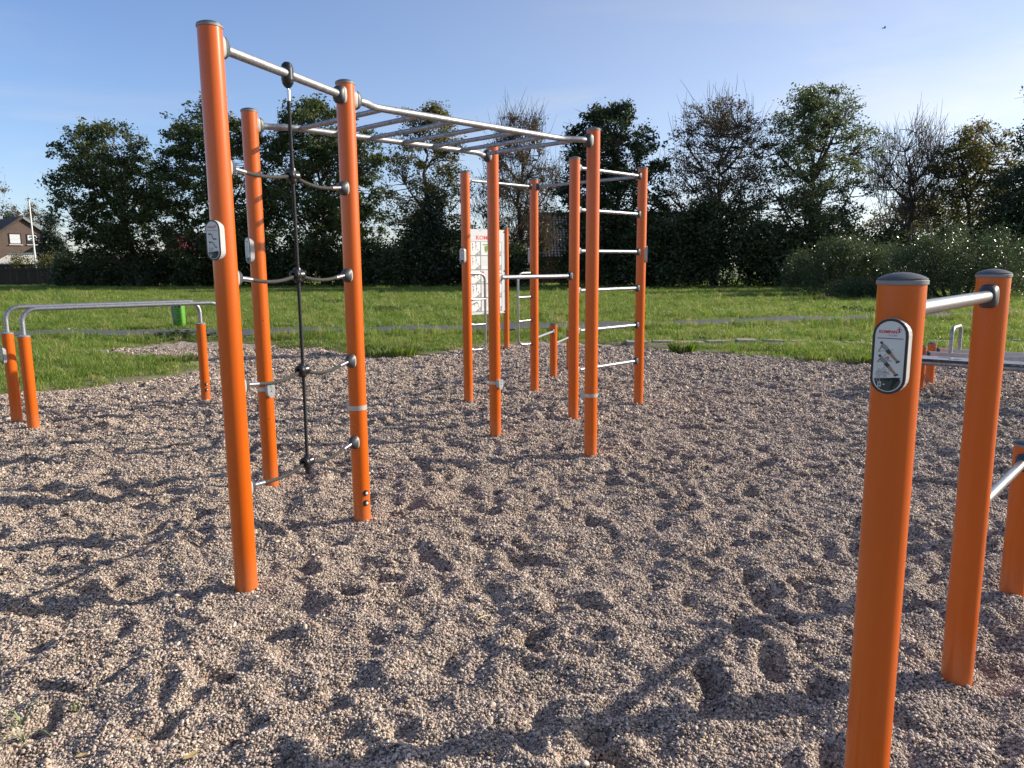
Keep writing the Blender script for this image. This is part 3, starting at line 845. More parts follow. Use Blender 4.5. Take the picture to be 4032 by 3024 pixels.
def socket(parent, c, z, d, br, k=1.0, style='bar'):
    """collar that joins a bar to a post; c post axis, d outward direction"""
    d = Vector(d).normalized(); u = Z.cross(d).normalized()
    O = Vector((c[0], c[1], z))
    def ring(dist, hu, hv, e): return [O + d * dist + u * a + Z * b_ for a, b_ in sup(hu, hv, e)]
    mb = MB()
    if style == 'bar':
        mb.loft([ring(.034, .030 * k, .041 * k, .55), ring(.0545, .031 * k, .042 * k, .55), ring(.0575, .030 * k, .041 * k, .55)], 1, True, False, True)
        mb.loft([ring(.0578, .0315 * k, .0425 * k, .6), ring(.066, .0315 * k, .0425 * k, .6), ring(.080, .029 * k, .036 * k, .75), ring(.092, br * 1.25, br * 1.3, 1.0), ring(.094, br * 1.0, br * 1.0, 1.0)], 0, True, True, True)
    elif style == 'rope':
        mb.loft([ring(.036, .027, .036, .65), ring(.0545, .029, .038, .65), ring(.057, .028, .037, .65)], 1, True, False, True)
        mb.loft([ring(.0573, .030, .039, .7), ring(.068, .0295, .037, .8), ring(.084, .024, .028, .95), ring(.096, .014, .015, 1)], 0, True, True, True)
    else:   # welded flat tab
        mb.loft([ring(.036, .012, .020, .7), ring(.052, .013, .021, .7), ring(.056, .012, .020, .7)], 1, True, False, True)
    return mb.build('socket', ['socket_dark', 'socket_light'], parent)
def straight_bar(root, a, b_, z, r, name='bar', mat='galvanised_steel', k=1.0, style='bar'):
    A, B = xy(a), xy(b_); d = (B - A).normalized()
    mb = MB(); mb.tube([A + d * .06 + Z * z, B - d * .06 + Z * z], r, 20)
    o = mb.build(name, mat, root)
    socket(o, A, z, d, r, k, style); socket(o, B, z, -d, r, k, style)
    return o
def strand_rope(mb, path, r, twist=.055, strands=4, mat=0):
    P = [Vector(p) for p in path]
    L = [0]
    for i in range(1, len(P)): L.append(L[-1] + (P[i] - P[i - 1]).length)
    tot = L[-1]; n = max(8, int(tot / .009))
    pts = []; j = 0
    for i in range(n + 1):
        s_ = tot * i / n
        while j < len(L) - 2 and L[j + 1] < s_: j += 1
        f_ = (s_ - L[j]) / max(1e-9, L[j + 1] - L[j]); pts.append((P[j].lerp(P[j + 1], min(1, f_)), s_))
    u = None
    fr = []
    for i in range(n + 1):
        t = (pts[min(i + 1, n)][0] - pts[max(i - 1, 0)][0]).normalized()
        if u is None:
            u = t.cross(Vector((.3, .2, 1)))
            if u.length < .1: u = t.cross(Vector((1, 0, 0)))
        u = (u - t * u.dot(t)).normalized(); fr.append((u.copy(), t.cross(u)))
    for k in range(strands):
        q = []
        for (p, s_), (uu, ww) in zip(pts, fr):
            a = 2 * math.pi * (s_ / twist + k / strands); q.append(p + (uu * math.cos(a) + ww * math.sin(a)) * r * .52)
        mb.tube(q, r * .56, 6, mat)

def capsule(w, h, n=9):
    r = w / 2; out = []
    for k in range(n + 1):
        a = math.pi * k / n; out.append((r * math.cos(a), h / 2 - r + r * math.sin(a)))
    for k in range(n + 1):
        a = math.pi + math.pi * k / n; out.append((r * math.cos(a), -h / 2 + r + r * math.sin(a)))
    return out
PRINT_MATS = ['print_red', 'print_dark', 'print_green', 'print_grey', 'print_light_grey', 'print_skin', 'print_white']
def plaque(root, k, zc, az, pose='push', out=.064):
    c = xy(k) + Z * zc; N = azv(az); U = (-N).cross(Z).normalized()
    mb = MB(); mb.prism(capsule(.074, .171, 12), c, U, Z, N, .030, out, 0)
    o = mb.build('plaque', 'plaque_side', root)
    mb = MB(); mb.prism(capsule(.073, .170, 12), c, U, Z, N, out + .0002, out + .003, 0)
    mb.build('plaque_rim', 'plaque_rim', o)
    mb = MB(); mb.prism(capsule(.062, .159, 12), c, U, Z, N, out + .0012, out + .0036, 0)
    mb.build('face_plate', 'plaque_face', o)
    f = Print(c, U, Z, N * 1.0); f.O = f.O + N * (out + .0042)
    # brand line with a small leaping figure, tag line, rule
    f.text('KOMPAN', -.0235, .0520, .0370, .0072, 0, .035)
    f.disc(.0172, .0650, .0016, 0)
    f.stroke([(.0120, .0600), (.0170, .0618), (.0225, .0605)], .0018, 0)
    f.stroke([(.0172, .0622), (.0176, .0578), (.0158, .0535)], .0020, 0)
    f.stroke([(.0176, .0580), (.0196, .0548)], .0018, 0)
    f.text("Let's play", -.0050, .0455, .0190, .0048, 0)
    f.rect(-.0265, .0400, .0265, .0416, 1)
    if pose == 'push':
        for (ox, oy) in ((-.020, .030), (-.0215, .0005)):
            up = oy > .01
            f.stroke([(ox + .014, oy - .024), (ox + .006, oy - .034), (ox + .026, oy - .040)], .0035, 4, -.0002)      # soft shadow print of the pose
            f.disc(ox + .003, oy + .0005, .0031, 1)
            f.stroke([(ox + .004, oy - .004), (ox + .012, oy - .010), (ox + .0185, oy - .018)], [.0085, .0100, .0070], 3)
            f.stroke([(ox + .005, oy - .004), (ox + (.0015 if up else -.0005), oy - .012), (ox - .002, oy - (.0195 if up else .0135))], .0026, 5)
            if not up: f.stroke([(ox + .014, oy - .004), (ox + .021, oy - .001), (ox + .0195, oy - .008)], .0030, 5)
            f.stroke([(ox - .003, oy - .0200 if up else oy - .0140), (ox + .0290, oy - .0135 if up else oy - .0090)], .0012, 3, -.0001)
            f.stroke([(ox + .0150, oy - .0155), (ox + .0225, oy - .0225)], [.0090, .0080], 2, .0001)
            f.stroke([(ox + .0215, oy - .0215), (ox + .0290, oy - .0305), (ox + .0385, oy - .0400)], [.0075, .0062, .0045], 5)
            f.stroke([(ox + .0350, oy - .0425), (ox + .0425, oy - .0385)], .0042, 2, .0001)
    elif pose == 'bench':
        for (oy, lift) in ((.024, 0), (-.010, 1)):
            f.stroke([(-.020, oy), (-.008, oy + .003)], .0050, 2)
            f.stroke([(-.008, oy + .003), (-.002 + .004 * lift, oy - .002), (.001 + .010 * lift, oy - .018)], [.006, .007, .006], 3)
            f.stroke([(.001 + .010 * lift, oy - .018), (.012, oy - .019), (.021, oy - .0185)], [.006, .0055, .004], 1)
            f.stroke([(-.019, oy - .002), (-.020, oy - .018)], .0012, 4); f.stroke([(-.011, oy), (-.012, oy - .018)], .0012, 4)
            f.disc(-.018, oy + .004, .003, 1)
    else:
        for ox in (-.011, .009):
            f.disc(ox, .026, .0030, 1)
            f.stroke([(ox - .004, .036), (ox - .004, .020), (ox + .001, .014)], .0024, 5)
            f.stroke([(ox, .020), (ox + .001, .003)], [.008, .006], 3)
            f.stroke([(ox + .001, .003), (ox, -.012), (ox + .003, -.028)], [.007, .005, .003], 1)
    for q, ox in enumerate((-.0190, -.0060)):            # two small anatomy figures
        oy = -.030
        f.disc(ox, oy, .0028, 4)
        f.stroke([(ox, oy - .003), (ox, oy - .013)], [.0090, .0068], 4)
        f.stroke([(ox - .004, oy - .004), (ox - .0065, oy - .0125)], .0026, 4)
        f.stroke([(ox + .004, oy - .004), (ox + .0065, oy - .0090), (ox + (.0090 if q else .006), oy + (.001 if q else -.0125))], .0024, 4)
        f.stroke([(ox - .002, oy - .012), (ox - .0028, oy - .0265)], [.0042, .0026], 4)
        f.stroke([(ox + .002, oy - .012), (ox + .0032, oy - .0265)], [.0042, .0026], 4)
        if q: f.rect(ox - .0038, oy - .0062, ox + .0038, oy - .0042, 0, .0002)
        else: f.stroke([(ox - .003, oy - .006), (ox + .003, oy - .0045)], .0012, 3, .0002)
    f.disc(.0135, -.0400, .0013, 1); f.rect(.0158, -.0408, .0235, -.0396, 4)
    # dark field at the foot with a phone sign and an arrow
    w = .0272
    foot = [(-w, -.0560), (.0045, -.0545), (.0125, -.0460), (w, -.0455), (w, -.0520)]
    arc = [(w * math.cos(a), -.0505 + w * math.sin(a)) for a in [-math.pi * t / 14 for t in range(0, 15)]]
    f.poly([(-w, -.0540), *reversed([(-w * math.cos(math.pi * t / 14), -.0505 - w * math.sin(math.pi * t / 14)) for t in range(0, 15)]), (w, -.0455), (.0125, -.0460), (.0045, -.0540)][::-1], 2)
    f.rect(-.0195, -.0685, -.0125, -.0575, 6, .0003); f.rect(-.0183, -.0665, -.0137, -.0595, 2, .0005); f.disc(-.0160, -.0630, .0011, 6, .0006)
    f.rect(-.0095, -.0634, -.0065, -.0622, 6, .0003); f.poly([(-.0065, -.0646), (-.0042, -.0628), (-.0065, -.0610)], 6, .0003)
    f.mb.build('print', PRINT_MATS, o)
    return o

def clamp_band(post, k, z, az, tag_col=False):
    c = xy(k) + Z * z; N = azv(az); U = (-N).cross(Z).normalized()
    mb = MB(); mb.lathe([(PR, -.0135), (PR + .0028, -.0135), (PR + .0028, .0135), (PR, .0135)], c, Z, 40, smooth=False)
    mb.build('clamp_band', 'band_steel', post)
    h = .052; w = .027
    poly = [(-w, h * .55), (w, h * .55)] + [(w * math.cos(a), -.022 + .034 * -math.sin(a)) for a in [math.pi * t / 10 for t in range(11)]]
    mb = MB(); mb.prism(poly[::-1], c, U, Z, N, .040, .078, 0)
    mb.prism([(-.0035, .012), (.0035, .012), (.0035, .020), (-.0035, .020)], c, U, Z, N, .0775, .0786, 1)
    O = c + Z * -.012
    mb.lathe([(.0045, .0775, 1), (.0045, .0787, 1), (.0001, .0787, 1)], O, N, 12)
    if tag_col: mb.prism([(-.006, .014), (.001, .014), (.001, .0286), (-.006, .0286)], c, U, Z, N, .060, .0795, 2)
    mb.build('bracket', ['aluminium_cast', 'rubber_black', 'turquoise_tag'], post)
def bolt_pair(post, k, zs, az):
    for z in zs:
        c = xy(k) + Z * z; N = azv(az); mb = MB()
        mb.lathe([(.0175, .044, 0), (.0175, .055, 0), (.0135, .0615, 0), (.0095, .0625, 0), (.0090, .0630, 1), (.0060, .0655, 1), (.0001, .0662, 1)], c, N, 20)
        mb.build('bolt', ['rubber_black', 'bolt_white'], post)

# ---- the big climbing rig: nine tall posts, two short ones, all bolted together
rig = thing('climbing_rig', 'tall orange-post climbing rig with overhead ladder, rope net and wall bars', 'climbing frame', (-.151, 6.503, 0))
pp_ = {}
for k in ('A', 'B', 'C', 'P', 'Q'): pp_[k] = make_post(rig, k, 2.497)
for k in ('R1', 'R2', 'R3', 'R4'): pp_[k] = make_post(rig, k, 2.490)
POST['H1'] = (.56, 9.944); POST['H2'] = (.858, 10.95)
pp_['H1'] = make_post(rig, 'H1', .722); pp_['H2'] = make_post(rig, 'H2', .535)
# overhead ladder: rails bend inwards next to the posts
def ladder_rail(a, b_, inward):
    A, B = xy(a), xy(b_); d = (B - A).normalized(); L = (B - A).length; z = 2.420
    off = [(.058, 0), (.100, 0.0), (.135, .010), (.19, .045), (.24, .070), (.285, .078)]
    pts = [A + d * t + inward * o + Z * z for t, o in off]
    pts += [A + d * t + inward * .078 + Z * z for t in np.linspace(.35, L - .35, 8)]
    pts += [B - d * t + inward * o + Z * z for t, o in reversed(off)]
    mb = MB(); mb.tube(pts, .0212, 20); o = mb.build('ladder_rail', 'galvanised_steel', rig)
    socket(o, A, z, d, .0212, 1.18); socket(o, B, z, -d, .0212, 1.18)
    return A, d, L
dBC = (xy('C') - xy('B')).normalized()
A1, d1, L1_ = ladder_rail('B', 'P', dBC)
A2, d2, L2_ = ladder_rail('C', 'Q', -dBC)
for i in range(7):
    t = .312 + .2805 * i
    p = A1 + d1 * t + dBC * .095 + Z * 2.420; q = A2 + d2 * t - dBC * .095 + Z * 2.420
    mb = MB(); mb.tube([p, q], .0158, 16); mb.build('rung', 'galvanised_steel', rig)
# bar and climbing net between the two nearest tall posts
straight_bar(rig, 'A', 'C', 2.432, .0212, k=1.12)
Aa, Cc = xy('A'), xy('C'); dA = (Cc - Aa).normalized(); LA = (Cc - Aa).length
mid = Aa + dA * .527
mb = MB(); strand_rope(mb, [mid + Z * 2.312, mid + Z * 1.9, mid + dA * .004 + Z * 1.4, mid + dA * .006 + Z * .9, mid + Z * .455], .0092)
vr = mb.build('rope', 'rope_black', rig)
mb = MB(); mb.lathe([(.0001, 2.488), (.014, 2.486), (.0245, 2.476), (.0300, 2.458), (.0300, 2.404), (.0265, 2.388), (.018, 2.374), (.008, 2.366), (.0001, 2.366)], mid, Z, 24)
mb.build('rope_clamp', 'rubber_black', vr)
mb = MB(); mb.lathe([(.0001, 2.357), (.0105, 2.357), (.0112, 2.354), (.0112, 2.308), (.0100, 2.304), (.0001, 2.304)], mid, Z, 20); mb.build('ferrule', 'ferrule_metal', vr)
mb = MB(); mb.tube([mid + Z * 2.370, mid + dA * .006 + Z * 2.362, mid + Z * 2.354], .0035, 8); mb.build('shackle', 'ferrule_metal', vr)
for row, z in enumerate((1.936, 1.457, .969, .488)):
    zm = z + (.016, .008, .010, .005)[row]
    for side in (0, 1):
        if side == 0: t0, t1 = .160, .522
        else: t0, t1 = .532, LA - .160
        e0 = z - .006 if side == 0 else zm; e1 = zm if side == 0 else z - .008
        sag = (.014, .022, .022, .020)[row] if side == 0 else (.020, .020, .028, .026)[row]
        pts = []
        for i in range(15):
            s_ = i / 14; pts.append(Aa + dA * (t0 + (t1 - t0) * s_) + Z * (e0 + (e1 - e0) * s_ - sag * 4 * s_ * (1 - s_)))
        mb = MB(); strand_rope(mb, pts, .0092, .05, 4)
        rp_ = mb.build('rope', 'rope_grey', rig)
        end = pts[0] if side == 0 else pts[-1]; nxt = pts[1] if side == 0 else pts[-2]
        post_c = Aa if side == 0 else Cc; dd = dA if side == 0 else -dA
        s0 = post_c + dd * .085 + Z * z
        mb = MB(); ax = (nxt - s0).normalized(); ln = (end - s0).length + .012
        mb.lathe([(.0001, -.004), (.0095, -.003), (.0108, .012), (.0112, .016), (.0112, ln - .004), (.0098, ln), (.0001, ln)], s0, ax, 18); mb.build('ferrule', 'ferrule_metal', rp_)
        socket(rp_, post_c, z, dd, .01, 1, 'rope')
    # moulded cross piece where the ropes meet
    c = mid + Z * zm; mb = MB()
    mb.lathe([(.012, -.036, 0), (.022, -.0365, 0), (.0275, -.032, 0), (.0285, -.020, 0), (.0245, 0, 0), (.0285, .020, 0), (.0275, .031, 0), (.0250, .0345, 1), (.0215, .0350, 1), (.0185, .026, 0), (.0001, .024, 0)], c, dA, 24)
    mb.lathe([(.0001, -.038), (.017, -.036), (.0195, -.025), (.0195, .025), (.017, .036), (.0001, .038)], c, Z, 20)
    mb.build('rope_connector', ['rubber_black', 'ferrule_metal'], vr)
mb = MB(); mb.lathe([(.0001, .425), (.010, .427), (.014, .44), (.014, .465), (.0001, .47)], mid, Z, 18); mb.build('rope_end', 'rubber_black', vr)
# ring of bars at the far end
straight_bar(rig, 'R1', 'R2', 2.417, .0165, k=.80)
straight_bar(rig, 'R2', 'R4', 2.417, .0165, k=.95)
for z in (2.416, 2.030, 1.643, 1.266, .875, .489): straight_bar(rig, 'R3', 'R4', z, .0172, name='wall_bar', k=.86)
straight_bar(rig, 'P', 'R3', 1.407, .0185, k=.92)
straight_bar(rig, 'R2', 'H1', .640, .0165, k=.80); straight_bar(rig, 'H1', 'H2', .468, .0165, k=.80)
# side handles on two posts: an upright held off the post by four arms
def grip(k, to):
    c = xy(k); d = azv(az_of(POST[k], POST[to])); zs = (1.424, 1.143, .863, .582); w = .272
    pts = [c + d * .062 + Z * zs[0], c + d * .12 + Z * zs[0], c + d * (w - .075) + Z * zs[0]]
    for t in range(1, 7):
        a = math.pi / 2 * t / 6; pts.append(c + d * (w - .075 + .075 * math.sin(a)) + Z * (zs[0] - .075 + .075 * math.cos(a)))
    pts += [c + d * w + Z * 1.15, c + d * w + Z * .86]
    for t in range(0, 7):
        a = math.pi / 2 * t / 6; pts.append(c + d * (w - .075 + .075 * math.cos(a)) + Z * (zs[3] + .075 - .075 * math.sin(a)))
    pts += [c + d * .12 + Z * zs[3], c + d * .062 + Z * zs[3]]
    mb = MB(); mb.tube(pts, .0132, 14); o = mb.build('grip_handle', 'worn_steel', rig)
    for z in zs[1:3]:
        mb = MB(); mb.tube([c + d * .062 + Z * z, c + d * (w - .008) + Z * z], .0120, 12); mb.build('arm', 'worn_steel', o)
    for z in zs:
        mb = MB(); u = Z.cross(d)
        mb.loft([[c + d * dist + u * a + Z * (z + b_) for a, b_ in sup(hu, hv, .8, 20)] for dist, hu, hv in ((.040, .013, .021), (.058, .013, .021), (.072, .0125, .020), (.090, .013, .0135))], 0, True, False, True)
        mb.lathe([(.0165, .050), (.0175, .054), (.0175, .060), (.0001, .060)], c + Z * z, d, 16, 1)
        mb.build('socket', ['worn_steel', 'socket_dark'], o)
grip('R1', 'R2'); grip('R2', 'R1')
clamp_band(pp_['B'], 'B', .690, az_of(POST['B'], POST['C']), True); clamp_band(pp_['C'], 'C', .690, az_of(POST['C'], POST['B']))
clamp_band(pp_['P'], 'P', .490, az_of(POST['P'], POST['Q'])); clamp_band(pp_['Q'], 'Q', .497, az_of(POST['Q'], POST['P']))
bolt_pair(pp_['C'], 'C', (.177, .116), 138)
mb = MB(); mb.lathe([(.0001, .0505), (.0001, .0512), (.004, .0512), (.004, .048)][::-1], xy('B') + Z * .485, azv(148), 10); mb.build('screw_hole', 'rubber_black', pp_['B'])
mb = MB(); mb.lathe([(.004, .048), (.004, .0512), (.0001, .0512)], xy('B') + Z * 1.155, azv(150), 8); mb.build('screw_hole', 'rubber_black', pp_['B'])
plaque(rig, 'A', 1.620, 199, 'bench'); plaque(rig, 'B', 1.617, 227, 'hang'); plaque(rig, 'R1', 1.620, 222, 'hang')
plaque(rig, 'R2', 1.620, 296, 'hang'); plaque(rig, 'R4', 1.618, 98, 'hang')

# ---- push-up bars in the right foreground
pu = thing('push_up_bars', 'orange push-up bar posts in right foreground with instruction plaque', 'push-up bars', (*POST['N1'], 0))
make_post(pu, 'N1', 1.455); make_post(pu, 'N2', 1.455); make_post(pu, 'N3', .700)
straight_bar(pu, 'N1', 'N2', 1.392, .0190, mat='worn_steel', k=.92); straight_bar(pu, 'N2', 'N3', .632, .0190, mat='worn_steel', k=.92)
POST['N4'] = (2.96, 3.93); make_post(pu, 'N4', .46); straight_bar(pu, 'N3', 'N4', .40, .0190, mat='worn_steel', k=.92)
plaque(pu, 'N1', 1.295, 221, 'push')

# ---- parallel bars at the left edge: two separate bars, each on its own pair of posts
def par_bar(a, b_, label, pl=False, bolts=False):
    t = thing('parallel_bar', label, 'parallel bar', (*POST[a], 0), 'pair of parallel bars')
    A, B = xy(a), xy(b_); d = (B - A).normalized(); L = (B - A).length
    for k in (a, b_):
        p = make_post(t, k, .886, cap=False)
        mb = MB(); mb.lathe([(PR - .003, .884), (PR + .0022, .884), (PR + .0022, .892), (PR - .012, .897), (.023, .899), (.0225, .906), (.0001, .906)], xy(k), Z, 36); mb.build('collar', 'grey_cap_ring', p)
        for q in range(3):
            a_ = q * 2.1 + .4; mb = MB(); mb.lathe([(.005, .895), (.005, .901), (.0001, .902)], xy(k) + Vector((math.cos(a_), math.sin(a_), 0)) * .037, Z, 8); mb.build('screw', 'ferrule_metal', p)
        if bolts and k == b_: bolt_pair(p, k, (.203, .139), 138)
    R_ = .125; top = 1.140
    pts = [A + Z * .890, A + Z * (top - R_)]
    for q in range(1, 9):
        an = math.pi / 2 * q / 8; pts.append(A + d * (R_ - R_ * math.cos(an)) + Z * (top - R_ + R_ * math.sin(an)))
    pts += [A + d * u_ + Z * top for u_ in np.linspace(R_ + .1, L - R_ - .1, 6)]
    for q in range(0, 9):
        an = math.pi / 2 * q / 8; pts.append(B - d * (R_ - R_ * math.sin(an)) + Z * (top - R_ + R_ * math.cos(an)))
    pts += [B + Z * .890]
    mb = MB(); mb.tube(pts, .0212, 18); mb.build('rail', 'galvanised_steel', t)
    if pl: plaque(t, a, .673, 222, 'bench')
    return t
par_bar('L1', 'L3', 'far parallel bar with plaque on its left orange post', True, True)
par_bar('L2', 'L4', 'near parallel bar whose right end is behind the tallest post')

# ---- information board
ib = thing('information_board', 'white exercise information board between two orange posts', 'sign', (-.45, 13.24, 0))
make_post(ib, 'I1', 2.175); make_post(ib, 'I2', 2.175)
I1, I2 = xy('I1'), xy('I2'); dI = (I2 - I1).normalized(); LI = (I2 - I1).length
nI = Vector((dI.y, -dI.x, 0)); O = (I1 + I2) / 2 + nI * .012
HW = LI / 2 - .035; zb, zt = .672, 2.142; H_ = zt - zb
mb = MB(); mb.prism([(-HW, zb), (HW, zb), (HW, zt), (-HW, zt)], O, dI, Z, nI, -.012, .012, 0); panel = mb.build('panel', 'board_white', ib)
BM = ['print_board_red', 'print_grey', 'print_white', 'print_dark', 'print_light_grey', 'print_skin', 'print_yellow', 'print_shield_green', 'print_blue']
f = Print(O + nI * .0135, dI, Z, nI)
f.text('KOMPAN', -HW * .52, zt - .178, HW * 1.10, .072, 0, .02)
gx0, gx1 = -HW * .86, HW * .80; gy1, gy0 = zt - .208, zb + .045
f.rect(gx0, gy0, gx1, gy1, 1)
cw = (gx1 - gx0) / 3; ch = (gy1 - gy0) / 5
rb = random.Random(2)
for i in range(3):
    for j in range(5):
        u0, u1 = gx0 + cw * i + .012, gx0 + cw * (i + 1) - .012; v1, v0 = gy1 - ch * j - .010, gy1 - ch * (j + 1) + .010
        f.rect(u0, v0, u1, v1, 2, .0006)
        if i != 1:
            f.poly([(u0 + (u1 - u0) * .45, v0), (u1, v0), (u1, v0 + (v1 - v0) * .36)], 1, .0010)
            f.rect(u1 - .050, v0 + .008, u1 - .010, v0 + .048, 4, .0014)
            for q in range(2):      # small exercise figures
                fx, fy = u0 + (u1 - u0) * (.25 + .33 * q), v0 + (v1 - v0) * (.62 + .1 * q); s_ = .9
                if j in (2, 4) :
                    f.stroke([(fx - .05, fy - .03), (fx, fy), (fx + .04, fy - .04)], [.012, .018, .010], 3 if q else 5, .0012); f.disc(fx - .055, fy - .02, .009, 3, .0013)
                else:
                    f.disc(fx, fy + .05, .010, 3, .0012); f.stroke([(fx, fy + .04), (fx + .004, fy)], .018, 4, .0012)
                    f.stroke([(fx + .004, fy + .005), (fx + .002, fy - .02)], .018, 3, .0013); f.stroke([(fx, fy - .02), (fx - .006, fy - .07)], .010, 5, .0012)
                    f.stroke([(fx - .004, fy + .04), (fx - .016, fy + .075)], .006, 5, .0012)
            f.disc(u1 - .05, v0 + .09, .016, 5, .0012, .010)
        elif j == 0:
            f.rect(u0 + .03, v1 - .045, u1 - .03, v1 - .035, 3, .001); f.rect(u0 + .05, v1 - .062, u1 - .05, v1 - .056, 4, .001)
            cu = (u0 + u1) / 2; cv = v0 + .10
            sh = [(-.045, .075), (.045, .075), (.045, .0), (.032, -.042), (0, -.07), (-.032, -.042), (-.045, 0)]
            f.poly([(cu + a, cv + b_) for a, b_ in sh][::-1], 6, .001)
            f.poly([(cu + a * .82, cv + b_ * .85) for a, b_ in sh[1:5]][::-1] + [(cu, cv + .06)], 7, .0014)
            f.poly([(cu - .030, cv + .05), (cu - .004, cv + .05), (cu - .004, cv - .045), (cu - .028, cv - .020)][::-1], 8, .0016)
        else:
            if j == 2: f.rect(u0 + .01, v1 - .06, u0 + .055, v1 - .015, 0, .001); f.rect(u0 + .01, v0 + .015, u0 + .06, v0 + .03, 8, .001)
            for q in range(9):
                vv = v1 - .03 - q * .021
                if vv < v0 + .05: break
                f.rect(u0 + (.065 if j == 2 and q < 3 else .015), vv, u1 - .015 - rb.uniform(0, .06), vv + .007, 4, .001)
f.mb.build('print', BM, panel)
for u_, vv, big in [(-.94, .975, 1), (.94, .975, 1), (-.94, .5, 1), (.94, .51, 1), (-.94, .02, 1), (.94, .02, 1), (-.3, .985, 0), (.94, .74, 0), (.94, .27, 0), (-.2, .015, 0)]:
    mb = MB(); r_ = .014 if big else .008
    mb.lathe([(r_, .010), (r_, .016), (r_ * .6, .020), (.0001, .0205)], O + dI * (HW * u_) + Z * (zb + H_ * vv), nI, 12); mb.build('bolt', 'rubber_black' if big else 'aluminium_cast', ib)

# ---- benches at the right edge
dB = azv(128.5); dP = azv(38.5)
S1 = gnd(3659, 1505); S0 = gnd(3620, 1524)
POST['S1'] = (S1.x, S1.y); POST['S0'] = (S0.x, S0.y)
be = thing('sit_up_bench', 'grey tube sit-up bench with foot loop behind the right push-up posts', 'bench', (S1.x, S1.y, 0))
for k in ('S0', 'S1'): make_post(be, k, .490)
ends = []
for k in ('S0', 'S1'):
    c = xy(k); p0 = c + dB * .05 + Z * .415; p1 = c + dB * 1.75 + Z * .415
    M = Matrix((dB, dP, Z)).transposed()
    mb = MB(); mb.box((p0 + p1) / 2, ((p1 - p0).length, .045, .060), M)
    o = mb.build('frame_rail', 'bench_plate', be)
    socket(o, c, .415, dB, .022, .95)
    POST[k + 'e'] = (c.x + dB.x * 1.80, c.y + dB.y * 1.80); make_post(be, k + 'e', .490)
wS = (xy('S1') - xy('S0'))
q0 = xy('S0') + dB * .30 + Z * .44; q1 = xy('S1') + dB * .30 + Z * .44
inn = wS.normalized(); 
a0 = q0; a1 = q1; hgt = .30; lean = -dB * .0
pts = [a0, a0 + inn * .01 + Z * (hgt - .09)]
for q in range(1, 7):
    an = math.pi / 2 * q / 6; pts.append(a0 + inn * (.01 + .09 * (1 - math.cos(an))) + Z * (hgt - .09 + .09 * math.sin(an)))
for q in range(0, 7):
    an = math.pi / 2 * q / 6; pts.append(a1 - inn * (.01 + .09 * (1 - math.sin(an))) + Z * (hgt - .09 + .09 * math.cos(an)))
pts.append(a1)
mb = MB(); mb.tube(pts, .021, 16); mb.build('foot_loop', 'galvanised_steel', be)
# flat plate bench in front of it
b0 = gnd(3575, 1404, .43); b1 = b0 + dB * 2.6
fb = thing('plate_bench', 'low flat metal plate bench running out of the frame at right', 'bench', (b0.x, b0.y, 0))
M = Matrix((dB, dP, Z)).transposed()
mb = MB()
Wd = .17
prof = [(0, -Wd * .85), (.10, -Wd), (.75, -Wd), (1.1, -Wd * .86), (1.7, -Wd * .86), (2.6, -Wd), (2.6, Wd), (1.7, Wd * .86), (1.1, Wd * .86), (.75, Wd), (.10, Wd), (0, Wd * .85)]
mb.prism(prof, b0, dB, dP, Z, -.006, .006, 0, 1); mb.build('seat_plate', ['bench_plate', 'bench_edge'], fb)
for (s_, off) in ((.42, -.06), (.30, .07), (1.5, .05)):
    mb = MB(); mb.prism([(s_, off - .012), (s_ + .13, off - .012), (s_ + .13, off + .012), (s_, off + .012)], b0, dB, dP, Z, .0062, .0085, 0); mb.build('slot', 'bench_edge', fb)
mb = MB(); mb.tube([b0 + dB * .02 - dP * .10 - Z * .045, b0 + dB * 2.55 - dP * .10 - Z * .045], .030, 16); mb.build('support_tube', 'galvanised_steel', fb)
for s_ in (.06, 2.5):
    POST['F%d' % int(s_ * 10)] = ((b0 + dB * s_).x, (b0 + dB * s_).y); make_post(fb, 'F%d' % int(s_ * 10), .412, cap=False)

# ---- green litter bin on a leaning pole
bf = gnd(690, 1301); bx, by = bf.x, bf.y
bn = thing('litter_bin', 'lime green litter bin hung on a leaning grey pole on the lawn', 'litter bin', (bx, by, 0))
mb = MB(); mb.tube([(bx + .01, by, -.1), (bx - .010, by, .25), (bx - .045, by + .01, .66)], .028, 14); mb.build('pole', 'bin_pole', bn)
mb = MB(); rings = []
for z, w, dpt in ((.115, .085, .075), (.125, .100, .090), (.21, .110, .100), (.52, .120, .110), (.60, .122, .112), (.64, .116, .104), (.67, .088, .078)):
    rings.append([Vector((bx + .15 + a - (z - .5) * .03, by + b_ - .03, z)) for a, b_ in sup(w, dpt, .6, 28)])
mb.loft(rings, 0, True, True, True); body = mb.build('bin_body', 'bin_green', bn)
mb = MB(); mb.box((bx + .025, by, .42), (.05, .10, .34)); mb.box((bx - .005, by - .052, .50), (.06, .012, .22)); mb.build('mounting', 'bin_pole', bn)
mb = MB(); mb.box((bx + .16, by - .135, .60), (.15, .012, .05)); mb.build('opening', 'rubber_black', body)
for q in range(5):
    zz_ = .24 + .075 * q; mb = MB()
    mb.tube([(bx + .10 + .02 * (q % 2), by - .137, zz_), (bx + .17, by - .139, zz_ + .012 * (1 if q % 2 else -1)), (bx + .235, by - .130, zz_ + .03)], [.003, .008, .004], 6)
    mb.build('scratch_mark', 'bin_print', body)

